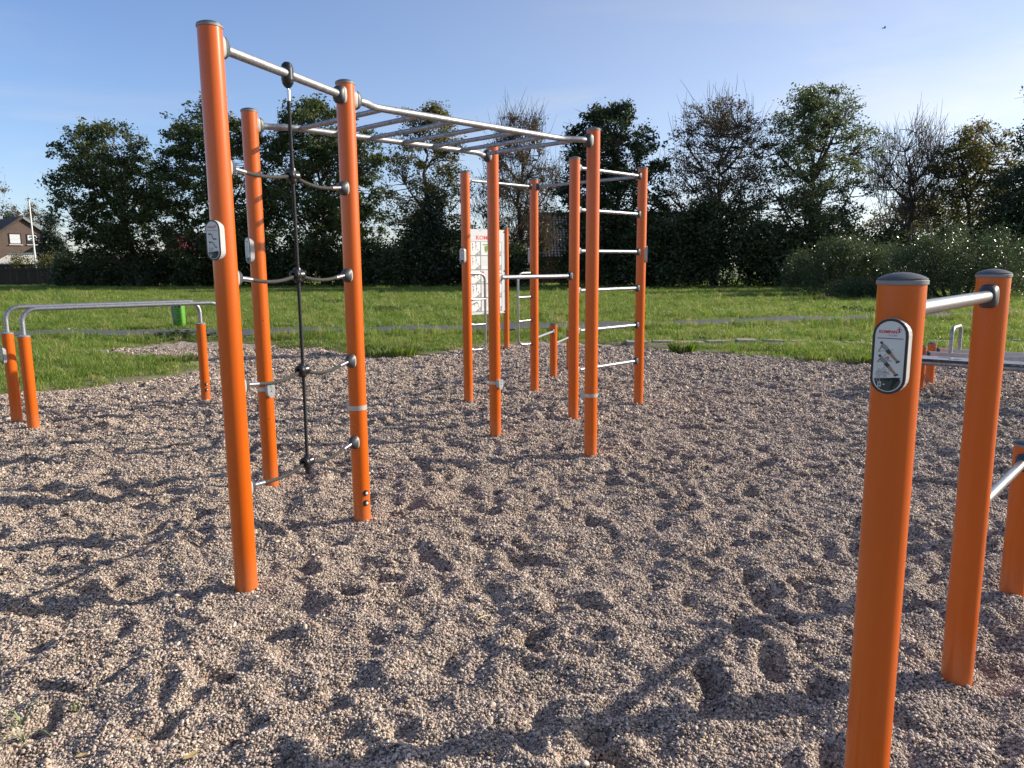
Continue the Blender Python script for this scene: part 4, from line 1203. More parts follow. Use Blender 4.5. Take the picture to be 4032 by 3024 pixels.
# ------------------------------------------------------------------ trees and shrubs
def hz(px, Y): return at_depth(px, 1050, Y).x
def top_z(px, py, Y): return at_depth(px, py, Y).z
def leaf_quads(C, size, r, droop=.25, aspect=.5):
    """one rhombic leaf face per centre"""
    n = len(C)
    d = r.standard_normal((n, 3)); d[:, 2] = d[:, 2] * .7 - droop; d /= np.linalg.norm(d, axis=1)[:, None]
    e = np.cross(d, r.standard_normal((n, 3))); e /= np.linalg.norm(e, axis=1)[:, None] + 1e-9
    l = size * r.uniform(.6, 1.35, n)[:, None]; w = l * aspect
    V = np.empty((n, 4, 3)); V[:, 0] = C - d * l * .5; V[:, 1] = C + e * w * .5 + d * l * .05; V[:, 2] = C + d * l * .5; V[:, 3] = C - e * w * .5 + d * l * .05
    return V.reshape(-1, 3), np.arange(n * 4).reshape(-1, 4)
def bez(a, c, b_, n):
    return [a.lerp(c, t).lerp(c.lerp(b_, t), t) for t in [i / (n - 1) for i in range(n)]]
ENV = {'dome': lambda s: math.sqrt(max(0, 1 - (max(0, s - .35) / .66) ** 2)) * (min(1, .55 + s * 1.6)),
       'round': lambda s: math.sqrt(max(.01, 1 - (2 * s - 1) ** 2)) ** .8,
       'tall': lambda s: (math.sin(math.pi * min(1, s * .80 + .13)) ** .75),
       'cone': lambda s: max(.05, 1 - s) ** .8 * min(1, .5 + s * 4),
       'vase': lambda s: (.35 + .75 * s) * math.sqrt(max(.02, 1 - max(0, (s - .62) / .40) ** 2))}
def make_tree(name, label, px, Y, top_py, half_px, zc, leaf, n_leaf, env='round', clumps=110, clump_r=1.0, lsize=.22, seed=1, trunk_r=.22, lean=0.0, bare=0, group='trees along the far edge of the lawn', surf=.5, bark='bark', cat='tree', xoff=0.0, ydepth=.85, sink=0.0, limbs=9):
    r = np.random.default_rng(seed); rr = random.Random(seed)
    bx = hz(px, Y); H = top_z(px, top_py, Y) - clump_r * .35; Rw = half_px * Y / FPX - clump_r * .55
    root = thing(name, label, cat, (bx, Y, 0), group)
    cx = bx + xoff
    E_ = ENV[env]
    # trunk
    wood = MB(); th = zc + (H - zc) * (.80 if env in ('cone', 'tall', 'vase') else .62)
    tp = []
    for i in range(9):
        t = i / 8; tp.append(Vector((bx + (cx - bx) * t + lean * t + rr.gauss(0, .10) * t * 2, Y + rr.gauss(0, .10) * t * 2, -.1 + (th + .1) * t)))
    wood.tube(tp, [trunk_r * (1.25 if i == 0 else 1) * (1 - .80 * i / 8) for i in range(9)], 8, 0, False)
    def trunk_at(z):
        t = min(1, max(0, (z + .1) / (th + .1))) * 8; i = min(7, int(t)); return tp[i].lerp(tp[i + 1], t - i)
    # clump centres inside the crown envelope
    C = []
    lobes = [(rr.uniform(0, 6.28), rr.uniform(.12, .95), rr.uniform(.16, .34)) for _ in range(7)]
    while len(C) < clumps:
        s = rr.random(); Rs = E_(s) * Rw
        if rr.random() > (Rs / Rw) ** 1.2 + .12: continue
        a = rr.uniform(0, 6.283); q = rr.random() ** surf
        k = 1 + sum(-.5 * w if abs(((a - la + 3.14) % 6.28) - 3.14) < .55 and abs(s - ls) < .16 else 0 for la, ls, w in lobes) + rr.gauss(0, .05)
        C.append(Vector((cx + lean * s + math.cos(a) * q * Rs * k, Y + math.sin(a) * q * Rs * ydepth * k, zc + (H - zc) * s - clump_r * .25 * s)))
    # limbs, then one branch to every clump
    L = []
    for i in range(limbs):
        a = 6.283 * i / limbs + rr.uniform(-.3, .3); s = rr.uniform(.25, .92); Rs = E_(s) * Rw * rr.uniform(.50, .70)
        tgt = Vector((cx + lean * s + math.cos(a) * Rs, Y + math.sin(a) * Rs * ydepth, zc + (H - zc) * s * .92))
        z0 = max(zc * .55, min(th * .95, tgt.z - Rs * rr.uniform(.9, 1.5))); st = trunk_at(z0)
        md = st.lerp(tgt, .5) + Vector((0, 0, -.12 * (tgt - st).length if env != 'tall' else .02)); md.x += (tgt.x - st.x) * .12
        P = bez(st, md, tgt, 8); L.append(P)
        r0 = trunk_r * rr.uniform(.34, .5); wood.tube(P, [r0 * (1 - .75 * j / 7) for j in range(8)], 6, 0, False)
    for c in C:
        best = None
        for P in L:
            for j in (2, 4, 6, 7):
                d = (P[j] - c).length + max(0, P[j].z - c.z) * 1.2
                if best is None or d < best[0]: best = (d, P[j])
        st = best[1]; md = st.lerp(c, .5) + Vector((rr.gauss(0, .12), rr.gauss(0, .12), -.10 * (c - st).length * (1 if env != 'tall' else -.5)))
        wood.tube(bez(st, md, c, 5), [.045, .036, .028, .018, .010], 5, 0, False)
        for t in range(5):
            e = c + Vector((rr.gauss(0, 1), rr.gauss(0, 1), rr.gauss(.35, .7))) * clump_r * .62
            wood.tube([c.lerp(st, .12), c.lerp(e, .55) + Vector((0, 0, .05)), e], [.016, .011, .006], 4, 0, False)
    if bare:        # fine upright leafless twigs
        for c in C:
            for t in range(bare):
                b0 = c + Vector((rr.gauss(0, .35), rr.gauss(0, .35), rr.gauss(-.2, .4)))
                dr = Vector((rr.gauss((c.x - cx) / Rw * .35, .28), rr.gauss(0, .28), 1)).normalized(); ln = rr.uniform(.7, 1.9)
                m_ = b0 + dr * ln * .5 + Vector((rr.gauss(0, .06), rr.gauss(0, .06), 0))
                wood.tube([b0, m_, b0 + dr * ln + Vector((rr.gauss(0, .1), rr.gauss(0, .1), 0))], [.017, .011, .006], 4, 0, False)
    wood.build('trunk', bark, root)
    # leaves
    Ca = np.array([tuple(c) for c in C]); n_leaf = int(n_leaf)
    if n_leaf:
        w = r.uniform(.4, 1.6, len(C)); w /= w.sum()
        idx = r.choice(len(C), n_leaf, p=w)
        off = r.standard_normal((n_leaf, 3)); off *= (np.abs(r.normal(.62, .28, n_leaf)) / np.linalg.norm(off, axis=1))[:, None]
        cr = clump_r * r.uniform(.75, 1.3, len(C))
        sub = r.standard_normal((len(C), 7, 3)) * .42; pick = r.integers(0, 7, n_leaf)
        off = off * .62 + sub[idx, pick]
        off[:, 2] *= .72
        P = Ca[idx] + off * cr[idx][:, None]
        P[:, 2] = np.maximum(P[:, 2], .25)
        V, F = leaf_quads(P, lsize, r)
        tb = r.uniform(.1, .8, len(C)); hi = (Ca[:, 2] - zc) / max(1, H - zc)
        tint = np.clip(tb[idx] * .7 + r.normal(.15, .16, n_leaf), 0, 1)
        np_mesh('crown', V, F, leaf, root, tint=tint, origin=(bx, Y, 0))
    return root
def make_shrub(name, label, px, Y, top_py, half_px, leaf, n_leaf, seed, lsize=.12, spiky=.0, stems=14, group=None, cat='shrub', zb=.0, depth=.7, aspect=.45, clumps=40, clump_r=.45):
    r = np.random.default_rng(seed); rr = random.Random(seed)
    bx = hz(px, Y); H = top_z(px, top_py, Y); Rw = half_px * Y / FPX
    root = thing(name, label, cat, (bx, Y, 0), group)
    C = []
    for i in range(clumps):
        a = rr.uniform(0, 6.283); q = rr.random() ** .5; s = rr.random() ** .8
        hx = Rw * q * math.cos(a); hy = Rw * depth * q * math.sin(a)
        hmax = H * (.55 + .45 * math.sqrt(max(0, 1 - q * q))) * rr.uniform(.85, 1.02)
        C.append((bx + hx * (.92 + .08 * s), Y + hy, max(zb + clump_r * .4, hmax * s)))
    Ca = np.array(C)
    wood = MB()
    for i in range(stems):
        c = Vector(C[rr.randrange(len(C))]); b0 = Vector((bx + (c.x - bx) * .35, Y + (c.y - Y) * .35, -.05))
        e = c + Vector((rr.gauss(0, .12), rr.gauss(0, .12), rr.uniform(.1, .5) + spiky * rr.uniform(0, .9)))
        e.z = min(e.z, H * (1 + .10 * spiky))
        wood.tube(bez(b0, b0.lerp(c, .5) + Vector((0, 0, .3)), e, 6), [.035, .03, .024, .018, .012, .006], 5, 0, False)
    wood.build('stems', 'bark', root)
    idx = r.integers(0, len(C), n_leaf)
    off = r.standard_normal((n_leaf, 3)) * .55; off[:, 2] *= .9
    if spiky: off[:, 2] += np.where(r.uniform(0, 1, n_leaf) < .25, r.uniform(0, 1.0, n_leaf) * spiky, 0); off[:, :2] *= np.where(off[:, 2:3] > 1.0, .5, 1)
    P = Ca[idx] + off * clump_r * r.uniform(.7, 1.3, len(C))[idx][:, None]
    P[:, 2] = np.clip(P[:, 2], .04, H * 1.12)
    V, F = leaf_quads(P, lsize, r, droop=-.25 if spiky else .1, aspect=aspect)
    tb = r.uniform(0, .8, len(C)); tint = np.clip(tb[idx] * .6 + r.normal(.2, .2, n_leaf), 0, 1)
    np_mesh('foliage', V, F, leaf, root, tint=tint, origin=(bx, Y, 0))
    return root

G1 = 'trees along the far edge of the lawn'
make_tree('oak_tree', 'broad dark green oak tree right of the brick house', 555, 62, 470, 275, 2.2, 'leaf_oak', 34000, 'dome', 330, .72, .25, 21, .38, xoff=-1.75, limbs=12, surf=.55)
make_tree('oak_tree', 'dark green tree whose top shows behind the tallest orange post', 880, 61, 372, 295, 1.4, 'leaf_oak', 40000, 'dome', 360, .76, .26, 22, .36, limbs=11, surf=.55)
make_tree('oak_tree', 'large dark green tree behind the hanging climbing rope', 1280, 60, 378, 300, 1.2, 'leaf_oak', 44000, 'dome', 380, .78, .26, 23, .36, limbs=12, surf=.55)
make_tree('maple_tree', 'yellowing tree with loose brownish top behind the overhead ladder', 1690, 58, 390, 190, 2.0, 'leaf_yellowing', 18000, 'tall', 200, .7, .20, 24, .24)
make_tree('conifer_tree', 'dark conical evergreen below the yellowing tree', 1700, 56, 760, 175, .6, 'leaf_conifer', 22000, 'cone', 130, .85, .22, 25, .22)
make_tree('ash_tree', 'half bare slender tree with fine twigs behind the information board', 2050, 57, 440, 200, 2.0, 'leaf_copper', 14000, 'tall', 220, .65, .17, 26, .24, bare=7)
make_tree('oak_tree', 'dense dark round-topped oak right of the overhead ladder', 2415, 52, 388, 245, 1.4, 'leaf_dark', 40000, 'dome', 300, .70, .23, 27, .34, limbs=12, surf=.5)
make_tree('beech_tree', 'thinly leaved coppery tree beside the wall bars', 2815, 51, 375, 225, 1.8, 'leaf_copper', 19000, 'round', 320, .60, .155, 28, .26, bare=2, limbs=12)
make_tree('willow_tree', 'tall airy grey green tree, highest of the right group', 3180, 50, 328, 260, 1.8, 'leaf_willow', 36000, 'round', 320, .66, .18, 29, .30, limbs=12)
make_tree('bare_tree', 'leafless tree with upright brown twigs between two leafy trees', 3560, 52, 490, 200, 1.2, 'leaf_yellowing', 1200, 'vase', 170, .8, .16, 30, .22, bare=9, bark='twig_grey', limbs=12)
make_tree('maple_tree', 'yellow green tree right of the leafless tree', 3800, 50, 470, 205, 1.8, 'leaf_yellowing', 24000, 'round', 300, .6, .17, 31, .24, limbs=10)
make_tree('oak_tree', 'dark tall tree cut off by the right edge of the photo', 4110, 44, 330, 260, 1.0, 'leaf_dark', 34000, 'tall', 210, .9, .20, 32, .3, limbs=11)
G2 = 'trees far behind the houses'
make_tree('birch_tree', 'thin birch with hanging twigs at the left edge above the roof', -40, 95, 560, 95, 3, 'leaf_birch', 2600, 'tall', 60, 1.0, .25, 41, .2, bare=4, group=G2, bark='twig_grey')
make_tree('spruce_tree', 'small dark spruce behind the brown house ridge', 55, 115, 800, 60, 1, 'leaf_conifer', 5000, 'cone', 60, .9, .34, 42, .25, group=G2)
make_tree('birch_tree', 'brownish birch just left of the flagpole top', 85, 120, 790, 45, 3, 'leaf_birch', 2600, 'tall', 50, .9, .30, 43, .2, group=G2)
make_tree('birch_tree', 'brownish birch just right of the flagpole top', 145, 118, 782, 50, 3, 'leaf_birch', 3000, 'tall', 50, 1.0, .30, 44, .2, group=G2, bare=2)
make_tree('spruce_tree', 'dark green evergreen against the left side of the broad oak', 215, 78, 815, 75, .8, 'leaf_conifer', 9000, 'cone', 80, .9, .26, 45, .25, group=G2)
make_tree('maple_tree', 'yellow autumn tree glimpsed low behind the leafless tree', 3560, 75, 770, 180, 2, 'leaf_yellowing', 8000, 'round', 70, 1.0, .26, 46, .25, group=G2)
# undergrowth: one thing for each bush that can be told apart
G3 = 'bushes under the trees'
bushes = [(330, 66, 985, 120, 'dark bush above the fence left of the oak trunk'), (470, 65, 1000, 120, 'dark bush at the foot of the broad oak'),
          (610, 63, 985, 130, 'low dark bush at the right end of the fence'), (820, 62, 1020, 130, 'dark bush directly behind the tallest post'),
          (1010, 61, 960, 130, 'dark bush behind the second orange post'), (1230, 60, 940, 150, 'large dark bush behind the hanging rope'),
          (1430, 58, 950, 140, 'dark bush between the rope net and the evergreen'), (1620, 56, 930, 140, 'dark bush left of the information board'),
          (1800, 56, 880, 140, 'tall dark bush directly behind the information board'), (2010, 54, 960, 130, 'dark bush right of the information board'),
          (2330, 54, 900, 130, 'dark bush between the barn door and the wall bars'), (2520, 51, 860, 140, 'dark bush behind the right post of the wall bars'),
          (2680, 50, 770, 150, 'tall dark bush right of the wall bars'), (2860, 49, 700, 170, 'tall dark bush under the coppery tree'),
          (3060, 49, 880, 140, 'dark bush under the tallest tree of the right group'), (3260, 50, 900, 150, 'dark bush behind the left willow shrub'),
          (3480, 50, 880, 170, 'dark bush under the leafless tree'), (3750, 47, 880, 190, 'dark bush behind the near right push-up post'), (3980, 44, 800, 180, 'tall dark bush at the right edge of the photo')]
for i, (px, Y, ty, hw, lab) in enumerate(bushes):
    make_shrub('bush', lab, px, Y, ty, hw, 'leaf_hedge', 11000, 60 + i, .23, 0, 8, G3, 'bush', depth=.75, aspect=.55, clumps=60, clump_r=.75)
G4 = 'willow shrubs at the right edge of the lawn'
make_shrub('willow_shrub', 'large grey green willow shrub left of the near push-up post', 3330, 35, 930, 225, 'leaf_shrub', 36000, 91, .12, .9, 40, G4, depth=.7, aspect=.28, clumps=150, clump_r=.42)
make_shrub('willow_shrub', 'large willow shrub behind the second push-up post', 3790, 31, 885, 290, 'leaf_shrub', 42000, 92, .11, .9, 44, G4, depth=.6, aspect=.28, clumps=170, clump_r=.42)
make_shrub('willow_shrub', 'low dark shrub spreading onto the lawn between the willow shrubs', 3420, 31, 1100, 170, 'leaf_hedge', 12000, 93, .085, .2, 16, G4, depth=.6, aspect=.4, clumps=60, clump_r=.35)
make_shrub('garden_shrub', 'yellow brown twiggy garden shrub behind the fence right of the flagpole', 210, 74, 1005, 75, 'leaf_garden', 5000, 94, .14, .8, 40, None, clumps=40, clump_r=.5)
make_shrub('garden_hedge', 'clipped yellow green hedge below the house windows', 95, 80, 985, 55, 'leaf_garden', 4000, 95, .15, 0, 6, None, 'hedge', clumps=40, clump_r=.5)
make_shrub('garden_shrub', 'light green garden shrub in front of the red tiled roof', 690, 76, 990, 55, 'leaf_garden', 4000, 96, .15, .3, 10, None, clumps=30, clump_r=.5)

# ------------------------------------------------------------------ fence, houses, flagpole
YF = 70.0
fx0, fx1 = hz(-60, YF), hz(540, YF)
fence = thing('wooden_fence', 'dark wooden plank fence at the left edge of the lawn', 'fence', (hz(240, YF), YF, 0))
fh = top_z(250, 1053, YF)
n_pl = int((fx1 - fx0) / .285); pm = None; rr = random.Random(8)
for i in range(n_pl):
    if pm is None:
        mb = MB(); mb.box((0, 0, fh / 2 - .02), (.265, .025, fh + .02)); pm = mb.build('plank', 'fence_wood', fence, origin=(0, 0, 0)); o = pm
    else: o = pm.copy(); COL.objects.link(o)
    o.location = (fx0 + .1425 + i * .285 - fence.location.x, rr.uniform(-.012, .012), rr.gauss(0, .012))
for i in range(int((fx1 - fx0) / 1.85) + 1):
    mb = MB(); mb.box((fx0 + i * 1.85, YF + .07, fh / 2 + .02), (.10, .10, fh + .10)); mb.build('fence_post', 'fence_wood', fence)
for z in (.3, fh - .25): 
    mb = MB(); mb.box(((fx0 + fx1) / 2, YF + .035, z), (fx1 - fx0, .04, .09)); mb.build('fence_rail', 'fence_wood', fence)

# brown brick house, gable towards the lawn
YH = 88.0
def W(px, py, Y=YH): return at_depth(px, py, Y)
ap = W(86, 856); er = W(192, 928); hxc = ap.x; half = er.x - ap.x + .2
house = thing('brick_house', 'brown brick house with gable and two white-blind windows', 'house', (hxc, YH, 0))
house.rotation_euler = (0, 0, math.radians(48)); house.scale = (.90, 1, 1)
el = er.z; az_ = ap.z
mb = MB(); mb.prism([(-half, 0), (half, 0), (half, el), (0, az_), (-half, el)], (hxc, YH, 0), (1, 0, 0), (0, 0, 1), (0, -1, 0), -9.0, 0.0); mb.build('wall', 'brick_brown', house)
for sgn, nm in ((-1, 'left'), (1, 'right')):
    sl = Vector((sgn * half, 0, el - az_)).normalized(); nrm = Vector((-sl.z * sgn, 0, sl.x * sgn)) 
    mb = MB(); L_ = math.hypot(half, az_ - el) + .45
    mb.prism([(0, .02), (L_, .02), (L_, .20), (0, .20)], Vector((hxc, YH, az_)), sl, nrm, Vector((0, -1, 0)), -9.2, .28); rf = mb.build('roof', 'brown_tile', house)
    mb = MB(); mb.prism([(0, -.10), (L_, -.10), (L_, .19), (0, .19)], Vector((hxc, YH, az_)), sl, nrm, Vector((0, -1, 0)), .285, .34); mb.build('verge_board', 'grey_cap_ring' if sgn > 0 else 'brown_tile', rf)
mb = MB(); mb.box((hxc - 2.2, YH + 4, az_ + .1), (.8, .8, 1.8)); mb.build('chimney', 'brick_brown', house)
for (x0, x1, y0, y1, blind) in ((40, 82, 920, 963, 1.0), (107, 147, 921, 962, .62)):
    a = W(x0, y1); c = W(x1, y0); cx_, cz_ = (a.x + c.x) / 2, (a.z + c.z) / 2; w_, h_ = c.x - a.x, c.z - a.z
    mb = MB()
    for (dx, dz, sx_, sz_) in ((-w_ / 2 + .05, 0, .10, h_), (w_ / 2 - .05, 0, .10, h_), (0, h_ / 2 - .05, w_ - .2, .10), (0, -h_ / 2 + .05, w_ - .2, .10)):
        mb.box((cx_ + dx, YH - .03, cz_ + dz), (sx_, .08, sz_))
    wd = mb.build('window', 'dark_frame', house)
    mb = MB(); mb.box((cx_, YH - .012, cz_), (w_ - .19, .02, h_ - .19)); mb.build('pane', 'window_glass', wd)
    bh = (h_ - .2) * blind; n_ = max(3, int(bh / .14)); mb = MB()
    for q in range(n_): mb.box((cx_, YH - .034, cz_ + (h_ - .2) / 2 - (q + .5) * bh / n_), (w_ - .22, .018, bh / n_ * .88))
    mb.build('blind', 'blind', wd)
    mb = MB(); mb.box((cx_, YH - .08, cz_ - h_ / 2 - .05), (w_ + .15, .18, .07)); mb.build('sill', 'white_frame', wd)
# dark side wing with sloping roof right of the gable
a = W(150, 985); c = W(190, 940); d_ = W(235, 1005)
wing = MB(); wing.prism([(a.x - hxc, 0), (d_.x - hxc, 0), (d_.x - hxc, d_.z + .4), (c.x - hxc, c.z), (a.x - hxc, a.z)], (hxc, YH, 0), (1, 0, 0), (0, 0, 1), (0, -1, 0), .4, 3.2); wing.build('wing', 'brown_tile', house)

# garden shed with light corrugated roof
YS = 80.0
a = W(-40, 1040, YS); c = W(148, 1012, YS); sx0, sx1, zf, zbk = a.x, c.x, a.z, c.z
shed = thing('garden_shed', 'low garden shed with light ribbed roof behind the fence', 'shed', ((sx0 + sx1) / 2, YS, 0))
mb = MB(); mb.box(((sx0 + sx1) / 2, YS + 1.3, zf / 2 - .04), (sx1 - sx0 - .3, 2.4, zf - .08)); mb.build('wall', 'shed_dark', shed)
sl = Vector((0, 3.0, zbk - zf + .3))
mb = MB(); mb.box(((sx0 + sx1) / 2, YS - .06, zf - .09), (sx1 - sx0, .05, .16)); mb.build('fascia', 'shed_dark', shed)
n_ = 20; dxx = (sx1 - sx0) / n_
for i in range(n_):
    mb = MB(); x0 = sx0 + i * dxx
    mb.add([(x0 + .02, YS, zf), (x0 + dxx * .56, YS, zf + .02), (x0 + dxx * .56, YS + 3, zbk + .32), (x0 + .02, YS + 3, zbk + .30), (x0 + .02, YS, zf - .03), (x0 + dxx * .56, YS, zf - .03), (x0 + dxx * .56, YS + 3, zbk + .27), (x0 + .02, YS + 3, zbk + .27)],
           [(0, 1, 2, 3), (7, 6, 5, 4), (0, 4, 5, 1), (1, 5, 6, 2), (2, 6, 7, 3), (3, 7, 4, 0)]); mb.build('roof_rib', 'shed_roof_light', shed)
mb = MB(); mb.add([(sx0, YS, zf - .035), (sx1, YS, zf - .035), (sx1, YS + 3.05, zbk + .262), (sx0, YS + 3.05, zbk + .262), (sx0, YS, zf - .07), (sx1, YS, zf - .07), (sx1, YS + 3.05, zbk + .23), (sx0, YS + 3.05, zbk + .23)], [(0, 1, 2, 3), (7, 6, 5, 4), (0, 4, 5, 1), (1, 5, 6, 2), (2, 6, 7, 3), (3, 7, 4, 0)]); mb.build('roof_deck', 'shed_dark', shed)
mb = MB(); mb.box(((sx0 + sx1) / 2 - .6, YS + 3.1, zbk + .42), (sx1 - sx0 - 1.2, .12, .22)); mb.build('roof_edge', 'shed_roof_light', shed)

# flagpole
YP = 74.0
pb = W(141, 1052, YP); pt = W(113, 784, YP)
fp = thing('flagpole', 'white flagpole standing in front of the brick house', 'flagpole', (pb.x, YP, 0))
mb = MB(); mb.tube([(pb.x + .05, YP, 0), (pt.x, YP, pt.z)], [.085, .060], 14); mb.build('pole', 'flag_white', fp)
mb = MB(); mb.lathe([(.06, 0), (.12, .01), (.12, .05), (.05, .10), (.0001, .11)], (pt.x, YP, pt.z), Z, 14); mb.build('finial', 'dark_frame', fp)
# satellite dish behind the fence
dd = W(296, 1030, 73)
ds = thing('satellite_dish', 'small grey satellite dish just above the fence', 'satellite dish', (dd.x, 73, 0))
mb = MB(); mb.lathe([(.0001, 0), (.18, .02), (.30, .07), (.36, .12), (.355, .125), (.29, .08), (.17, .03), (.0001, .01)], (dd.x, 73, dd.z), Vector((.75, -.55, .35)), 20); mb.build('reflector', 'metal_dish', ds)
mb = MB(); mb.tube([(dd.x - .05, 73.02, 0), (dd.x - .05, 73.02, dd.z)], .03, 8); mb.build('mast', 'bin_pole', ds)

# house with red tiled roof glimpsed between the trunks: every tile a piece
YR = 84.0
ra = W(640, 930, YR); rb_ = W(800, 1013, YR)
rh = thing('red_roof_house', 'house with red tiled roof seen between the trees', 'house', ((ra.x + rb_.x) / 2, YR, 0))
rw = rb_.x - ra.x + 1.4; x0r = ra.x - .4; ez = rb_.z
mb = MB(); mb.box((x0r + rw / 2, YR + 2.2, ez / 2 - .05), (rw - .6, 3.6, ez - .1)); mb.build('wall', 'brick_brown', rh)
rows, cols = 13, 22; tw = rw / cols; tl = .30
sl = Vector((0, math.cos(math.radians(42)), math.sin(math.radians(42))))
nn = Vector((0, -sl.z, sl.y))
mb = MB(); mb.add([(x0r, YR, ez), (x0r + rw, YR, ez), (x0r + rw, YR + sl.y * rows * tl, ez + sl.z * rows * tl), (x0r, YR + sl.y * rows * tl, ez + sl.z * rows * tl)], [(0, 1, 2, 3)]); rdeck = mb.build('roof', 'brown_tile', rh)
tile = None
for j in range(rows):
    for i in range(cols):
        if tile is None:
            mb = MB(); pts = []
            for q in range(7):
                a = math.pi * q / 6; pts.append((tw * (q / 6 - .5) * 1.04, .055 * math.sin(a) + .01))
            up = [Vector((p[0], 0, 0)) + nn * p[1] for p in pts]
            mb.add([p - sl * .02 + nn * .03 for p in up] + [p + sl * (tl + .02) for p in up], [(k, k + 1, k + 8, k + 7) for k in range(6)])
            mb.add([p - sl * .02 + nn * .03 for p in up] + [Vector((up[0].x, 0, 0)), Vector((up[-1].x, 0, 0))], [(7, 8, 6, 5, 4, 3, 2, 1, 0)])
            tile = mb.build('tile', 'red_tile', rdeck, origin=(0, 0, 0)); o = tile
        else: o = tile.copy(); COL.objects.link(o)
        p = Vector((x0r + tw * (i + .5), YR, ez)) + sl * (j * tl) + nn * .02
        o.location = p - ORG[rdeck]
a = W(752, 1040, YR); mb = MB(); mb.box((a.x, YR + .36, a.z - .1), (.55, .1, .9)); wq = mb.build('window', 'white_frame', rh)
mb = MB(); mb.box((a.x, YR + .30, a.z - .1), (.38, .03, .7)); mb.build('pane', 'window_glass', wq)

# long barn with dark ribbed tile roof behind the bushes
YB = 63.0
ba = W(2080, 832, YB); bb_ = W(2860, 832, YB); ez = W(2400, 1012, YB).z; rz = ba.z
barn = thing('barn', 'long low barn with dark tiled roof behind the bushes', 'barn', ((ba.x + bb_.x) / 2, YB, 0))
mb = MB(); mb.box(((ba.x + bb_.x) / 2, YB + 3.6, ez / 2 - .02), (bb_.x - ba.x - .6, 6.6, ez - .04)); mb.build('wall', 'brick_red', barn)
run = 3.6; mb = MB(); ncol, nrow = 62, 17
lenx = (bb_.x - ba.x) / ncol
V = []; F = []
for j in range(nrow):
    for i in range(ncol * 3 + 1):
        ph = i % 3; bumpz = (.0, .05, .035)[ph]
        x = ba.x + i * lenx / 3
        t0, t1 = j / nrow, (j + 1) / nrow
        V += [(x, YB + run * t0, ez + (rz - ez) * t0 + bumpz + .05), (x, YB + run * t1, ez + (rz - ez) * t1 + bumpz + .012)]
        if i:
            k = len(V); F.append((k - 4, k - 2, k - 1, k - 3))
rt_ = np_mesh('roof_tiles', V, F, 'dark_tile', barn, origin=tuple(ORG[barn])); kind(rt_, 'stuff')
mb = MB(); mb.prism([(0, ez), (run, rz), (2 * run, ez)], (ba.x + .02, YB, -.04), (0, 1, 0), (0, 0, 1), (1, 0, 0), 0, bb_.x - ba.x - .04); mb.build('roof_frame', 'shed_dark', barn)
mb = MB(); mb.tube([(ba.x, YB + run, rz + .06), (bb_.x, YB + run, rz + .06)], .12, 10); mb.build('ridge', 'dark_tile', barn)
a = W(2210, 1045, YB - .4); c = W(2245, 1138, YB - .4)
mb = MB(); mb.box(((a.x + c.x) / 2, YB + .27, 1.02), (c.x - a.x + .3, .08, 2.04)); dr = mb.build('door', 'shed_dark', barn)
mb = MB(); mb.box((c.x, YB + .20, 1.05), (.04, .05, .16)); mb.build('handle', 'bin_pole', dr)

# ------------------------------------------------------------------ small things lying on the gravel
def weeds(px, py, w, n, seed, label):
    c = gnd(px, py); r = np.random.default_rng(seed); P = np.stack([c.x + r.normal(0, w, n), c.y + r.normal(0, w * .8, n), np.abs(r.normal(.05, .05, n)) + .03], 1)
    V, F_ = leaf_quads(P, .11, r, 0, .5); o = np_mesh('weed_patch', V, F_, 'leaf_hedge', tint=r.uniform(0, 1, n), origin=(c.x, c.y, 0)); tag(o, label, 'weeds', 'weed patches on the lawn')
weeds(1580, 1228, .75, 900, 1, 'large dark leafy weed patch on the lawn right of the rope')
weeds(1320, 1198, .55, 500, 2, 'smaller dark weed patch farther back behind the rope net')
weeds(720, 1335, .35, 400, 3, 'leafy weeds at the foot of the litter bin pole')
weeds(2155, 1258, .30, 260, 4, 'dark weed clump on the lawn behind the short orange post')
weeds(3420, 1232, .45, 400, 5, 'weed clump on the lawn left of the near push-up post')
def on_gravel(px, py):
    p = gnd(px, py)
    for _ in range(4): p = gnd(px, py, float(z_gravel(np.array([p.x]), np.array([p.y]))[0]) + .006)
    return p
def straw(px, py, px2, py2, rad, mat, label, nm='straw'):
    a, c = on_gravel(px, py), on_gravel(px2, py2); md = (a + c) / 2 + Z * .008
    mb = MB(); mb.tube([a + Z * .004, md, c + Z * .004], [rad, rad * 1.1, rad * .8], 7); o = mb.build(nm, mat, origin=a); tag(o, label, nm if nm != 'straw' else 'straw')
straw(1880, 2440, 1932, 2425, .0035, 'straw', 'short pale straw lying on the gravel in the middle foreground')
straw(1343, 2640, 1388, 2588, .0028, 'stick_brown', 'thin grey brown twig on the gravel below the rope net', 'twig')
straw(1905, 2830, 1932, 2862, .0025, 'straw', 'thin pale straw on the gravel near the bottom edge')
def leaf(px, py, s, az, label):
    c = on_gravel(px, py) + Z * .010; u = azv(az); w = Z.cross(u)
    pts = [(-1, 0), (-.6, .32), (0, .42), (.5, .26), (1, 0), (.5, -.26), (0, -.42), (-.6, -.32)]
    top = [c + u * a * s + w * b_ * s + Z * (.25 * abs(b_) * s + .12 * a * a * s) for a, b_ in pts]; mb = MB()
    n = len(top); ctr = c + Z * -.001
    mb.add(top + [ctr], [(i, (i + 1) % n, n) for i in range(n)], 0, True)
    mb.add([p - Z * .0008 for p in top] + [ctr - Z * .0008], [((i + 1) % n, i, n) for i in range(n)], 0, True)
    o = mb.build('fallen_leaf', 'dry_leaf', origin=c); tag(o, label, 'leaf')
leaf(2714, 2405, .020, 70, 'small yellow leaf on the gravel left of the near push-up post')
leaf(752, 2988, .026, 40, 'yellow brown leaf on the gravel at the bottom edge')
leaf(325, 2985, .020, 60, 'small tan leaf on the gravel near the lower left corner')
